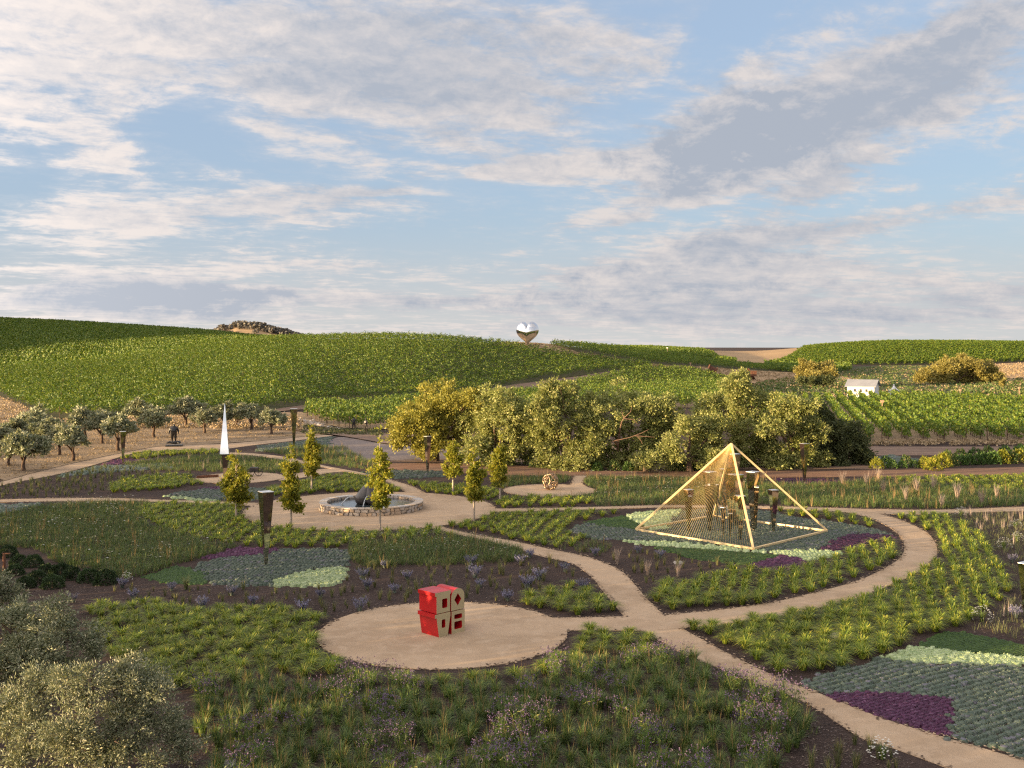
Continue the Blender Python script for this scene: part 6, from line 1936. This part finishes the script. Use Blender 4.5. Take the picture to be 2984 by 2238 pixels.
# --- two leaning rusted steel beams
def channel(px0, py0, px1, py1, D, w_, label, lean):
    a = np.array([(px0 - CX) / F * D, D, CAM_H - (py0 - HY) / F * D])
    b_ = np.array([(px1 - CX) / F * D, D + lean, CAM_H - (py1 - HY) / F * (D + lean)])
    e = empty('steel_beam', tuple(a))
    tag(e, label, 'sculpture', 'leaning rusted steel pieces')
    d = b_ - a
    t = unit(d)
    s_ = unit(np.cross(t, [0, 1, 0]))
    n_ = np.cross(s_, t)
    for nme, off_, ww, hh_ in (('web', n_ * 0, w_, .12), ('flange', s_ * w_ / 2 - n_ * .45, .14, .95), ('flange', -s_ * w_ / 2 - n_ * .45, .14, .95)):
        g = Geo()
        p0_, p1_ = off_, d + off_
        x_ = s_ * ww / 2
        y_ = n_ * hh_ / 2
        v = np.array([p0_ - x_ - y_, p0_ + x_ - y_, p0_ + x_ + y_, p0_ - x_ + y_, p1_ - x_ - y_, p1_ + x_ - y_, p1_ + x_ + y_, p1_ - x_ + y_])
        g.add(v, [[3, 2, 1, 0], [4, 5, 6, 7], [0, 1, 5, 4], [1, 2, 6, 5], [2, 3, 7, 6], [3, 0, 4, 7]])
        link(nme, g.mesh(nme, [M['rust']]), e)


channel(2070, 1092, 2080, 1069, 326, 2.5, 'dark rusted steel trough leaning on the ridge beside the vine rows', 1.2)
channel(2196, 1113, 2172, 1078, 322, 1.5, 'rust orange steel beam leaning over the highest tree of the row', -1.0)
g = Geo()
D = 318
box(g, ((2193 - CX) / F * D, D, CAM_H - (1088 - HY) / F * D), (2.2, .8, 1.5))
tag(link('steel_block', g.mesh('steel_block', [M['rust']])), 'rusted steel end block behind the leaning orange beam', 'sculpture')

# --- white house
D = 232.0
x0, x1 = (2478 - CX) / F * D, (2552 - CX) / F * D
b0 = float(land((x0 + x1) / 2, D))
zt, ze = CAM_H - (1107 - HY) / F * D, CAM_H - (1123 - HY) / F * D
e = empty('white_house', ((x0 + x1) / 2, D, b0))
tag(e, 'small white house with grey gable roof behind the vines', 'house')
L_, Wg = 5.6, 4.8
g = Geo()
hw, z1_, z2_ = L_ / 2, ze - b0, zt - b0
rot_ = -.52
cr, sr = math.cos(rot_), math.sin(rot_)
def RT(v):
    v = np.asarray(v, float)
    return np.c_[v[:, 0] * cr - v[:, 1] * sr, v[:, 0] * sr + v[:, 1] * cr, v[:, 2]]
g.add(RT([[-hw, -Wg / 2, -.2], [hw, -Wg / 2, -.2], [hw, Wg / 2, -.2], [-hw, Wg / 2, -.2], [-hw, -Wg / 2, z1_], [hw, -Wg / 2, z1_], [hw, Wg / 2, z1_], [-hw, Wg / 2, z1_]]), [[0, 1, 5, 4], [1, 2, 6, 5], [2, 3, 7, 6], [3, 0, 4, 7]])
g.add(RT([[hw, -Wg / 2, z1_], [hw, Wg / 2, z1_], [hw, 0, z2_ - .08], [-hw, -Wg / 2, z1_], [-hw, Wg / 2, z1_], [-hw, 0, z2_ - .08]]), [[0, 1, 2], [4, 3, 5]])
link('wall', g.mesh('wall', [M['whitepaint']]), e)
ov, th = .45, .10
for s_ in (-1, 1):
    g = Geo()
    y1_ = s_ * (Wg / 2 + ov)
    zb = z1_ - ov * (z2_ - z1_) / (Wg / 2)
    lo_ = [[-hw - ov, 0, z2_], [hw + ov, 0, z2_], [hw + ov, y1_, zb], [-hw - ov, y1_, zb]]
    g.add(RT(lo_ + [[a, b_, c + th] for a, b_, c in lo_]), [[0, 1, 2, 3], [4, 5, 6, 7], [0, 1, 5, 4], [1, 2, 6, 5], [2, 3, 7, 6], [3, 0, 4, 7]])
    link('roof_slope', g.mesh('roof_slope', [M['roof']]), e)
g = Geo()
for xx in (-1.2, 0, 1.2):
    g = Geo()
    g.add(RT([[xx - .25, -Wg / 2 - .012, z1_ - 1.3], [xx + .25, -Wg / 2 - .012, z1_ - 1.3], [xx + .25, -Wg / 2 - .012, z1_ - .7], [xx - .25, -Wg / 2 - .012, z1_ - .7], [xx - .25, -Wg / 2 + .02, z1_ - 1.3], [xx + .25, -Wg / 2 + .02, z1_ - 1.3], [xx + .25, -Wg / 2 + .02, z1_ - .7], [xx - .25, -Wg / 2 + .02, z1_ - .7]]),
          [[3, 2, 1, 0], [4, 5, 6, 7], [0, 1, 5, 4], [1, 2, 6, 5], [2, 3, 7, 6], [3, 0, 4, 7]])
    link('window', g.mesh('window', [M['dark']]), e)

# --- nest box posts and other poles
def nest_post(px, top, D, label, h=None, ball=False):
    x = (px - CX) / F * D
    b_ = float(land(x, D))
    zt_ = CAM_H - (top - HY) / F * D
    e = empty('nest_box_post', (x, D, b_))
    tag(e, label, 'post', 'nest boxes and lamps on poles in the vineyards')
    g = Geo()
    v, f = tube([(0, 0, -.2), (0, 0, zt_ - b_ - .2)], .07, 6)
    g.add(v, f)
    link('pole', g.mesh('pole', [M['palebox']]), e)
    g = Geo()
    if ball:
        v, f = tube([(0, 0, zt_ - b_ - .5), (0, 0, zt_ - b_ - .35), (0, 0, zt_ - b_ - .1), (0, 0, zt_ - b_)], (.08, .35, .35, .08), 10)
        g.add(v, f)
    else:
        box(g, (0, 0, zt_ - b_ - .16), (.42, .32, .34))
        box(g, (0, 0, zt_ - b_ + .03), (.60, .46, .04))
    link('box_head', g.mesh('box_head', [M['whitestone' if ball else 'palebox']]), e)


for a in ((2571, 1167, 168, 'nest box post in the middle of the vine block before the white house'), (2798, 1134, 222, 'nest box post at the far edge of the vine block below the golden oak'), (2970, 1128, 236, 'nest box post on rough grass near the picture edge'), (2359, 1093, 318, 'nest box post beside the orange tinted tree'),
          (2012, 1057, 360, 'nest box post among the ridge vines near the dark trough'), (1747, 1092, 306, 'nest box post at the edge of the main vineyard hill'), (988, 1158, 208, 'nest box post on the track under the vine hill')):
    nest_post(*a)
nest_post(1945, 1012, 420, 'white globe on a tall pole above the ridge vines', ball=True)
for px, tp, D, lb in ((1690, 992, 400, 'thin twin mast on the horizon next to the steel heart'), (1035, 967, 400, 'thin mast on the crest of the vine hill')):
    x = (px - CX) / F * D
    g = Geo()
    b_ = float(land(x, D))
    for s_ in (-.35, .35):
        v, f = tube([(s_, 0, -.2), (s_, 0, CAM_H - (tp - HY) / F * D - b_)], .07, 5)
        g.add(v, f)
    tag(link('mast', g.mesh('mast', [M['palebox']]), None, (x, D, b_)), lb, 'mast')

# --- path light at the picture edge, small wheeled piece, stones along the track
x, y = gp([(12, 1668)])[0]
e = empty('bollard_light', (x, y, 0))
tag(e, 'rusty brown bollard light with short arm at the dark shrubs', 'light')
g = Geo()
v, f = tube([(0, 0, 0), (0, 0, .98), (0, 0, 1.02)], (.075, .075, .06), 10)
g.add(v, f)
link('post', g.mesh('post', [M['timber']], True), e)
g = Geo()
box(g, (.16, 0, .99), (.30, .10, .05))
link('arm', g.mesh('arm', [M['timber']]), e)
x, y = gp([(742, 1389)])[0]
e = empty('wheeled_sculpture', (x, y, .05))
tag(e, 'dark wheeled metal piece on the small court behind the ginkgos', 'sculpture')
for dx_ in (-.36, .36):
    g = Geo()
    a = np.linspace(0, 2 * np.pi, 25)
    v, f = tube(np.c_[np.cos(a) * .33, np.zeros(25), np.sin(a) * .33], .035, 5)
    g.add(v, f)
    for k in range(8):
        t = k * np.pi / 4
        v, f = tube([(0, 0, 0), (math.cos(t) * .33, 0, math.sin(t) * .33)], .014, 4)
        g.add(v, f)
    link('wheel', g.mesh('wheel', [M['bronze']], True), e, (dx_, 0, .36))
g = Geo()
bar(g, (-.36, .02, .36), (.36, .02, .36), .06)
bar(g, (-.36, .02, .36), (-.2, .02, .95), .05)
box(g, (-.05, .05, .62), (.75, .35, .35))
link('body', g.mesh('body', [M['bronze']]), e)
x, y = gp([(605, 1393)])[0]
g = Geo()
box(g, (0, 0, .12), (1.9, .22, .2), .5)
tag(link('timber_bench', g.mesh('timber_bench', [M['timber']]), None, (x, y, .04)), 'low brown timber lying on the small court below the spire', 'bench')
rk = []
for k in range(5):
    bm = bmesh.new()
    bmesh.ops.create_icosphere(bm, subdivisions=1, radius=1)
    for vtx in bm.verts:
        vtx.co *= R.uniform(.7, 1.15)
        vtx.co.z *= .65
    me = bpy.data.meshes.new('rock')
    bm.to_mesh(me)
    bm.free()
    me.materials.append(M['rock'])
    rk.append(me)
n_ = 0
line = smooth_line(gp([(872, 1222), (905, 1232), (945, 1243), (990, 1253)]), 12)
for q in line:
    for k in range(2):
        x, y = q + R.normal(0, .5, 2)
        o = link('rock', rk[R.integers(5)], None, (x, y, float(land(x, y)) + .05), R.uniform(0, 6), R.uniform(.16, .42))
        tag(o, 'pale field rock in the stone line ' + ('at its end toward the statues' if n_ > 48 else 'beside the bend of the dirt track' if n_ > 24 else 'at its upper end by the vines'), 'rock', 'rocks lining the dirt track')
        n_ += 1
line = smooth_line(gp([(455, 1246), (520, 1240), (600, 1236), (680, 1238), (740, 1240)]), 10)
for k_, q in enumerate(line):
    x, y = q + R.normal(0, .5, 2)
    o = link('rock', rk[R.integers(5)], None, (x, y, float(land(x, y)) + .05), R.uniform(0, 6), R.uniform(.14, .34))
    tag(o, 'pale field rock in the stone line behind the olive grove ' + ('near the spire' if k_ > 20 else 'near the figure statue'), 'rock', 'rocks behind the olive grove')
for px, py, s_, lb in ((2438, 1853, .34, 'flat reddish rock among the sedge tussocks of the wide bed'), (1975, 1640, .3, 'flat reddish rock before the pyramid carpet'), (650, 2232, .34, 'reddish rock at the bottom of the front bed')):
    x, y = gp([(px, py)])[0]
    tag(link('rock', rk[1], None, (x, y, .02), 1.0, (s_ * 1.3, s_, s_ * .4)), lb, 'rock')
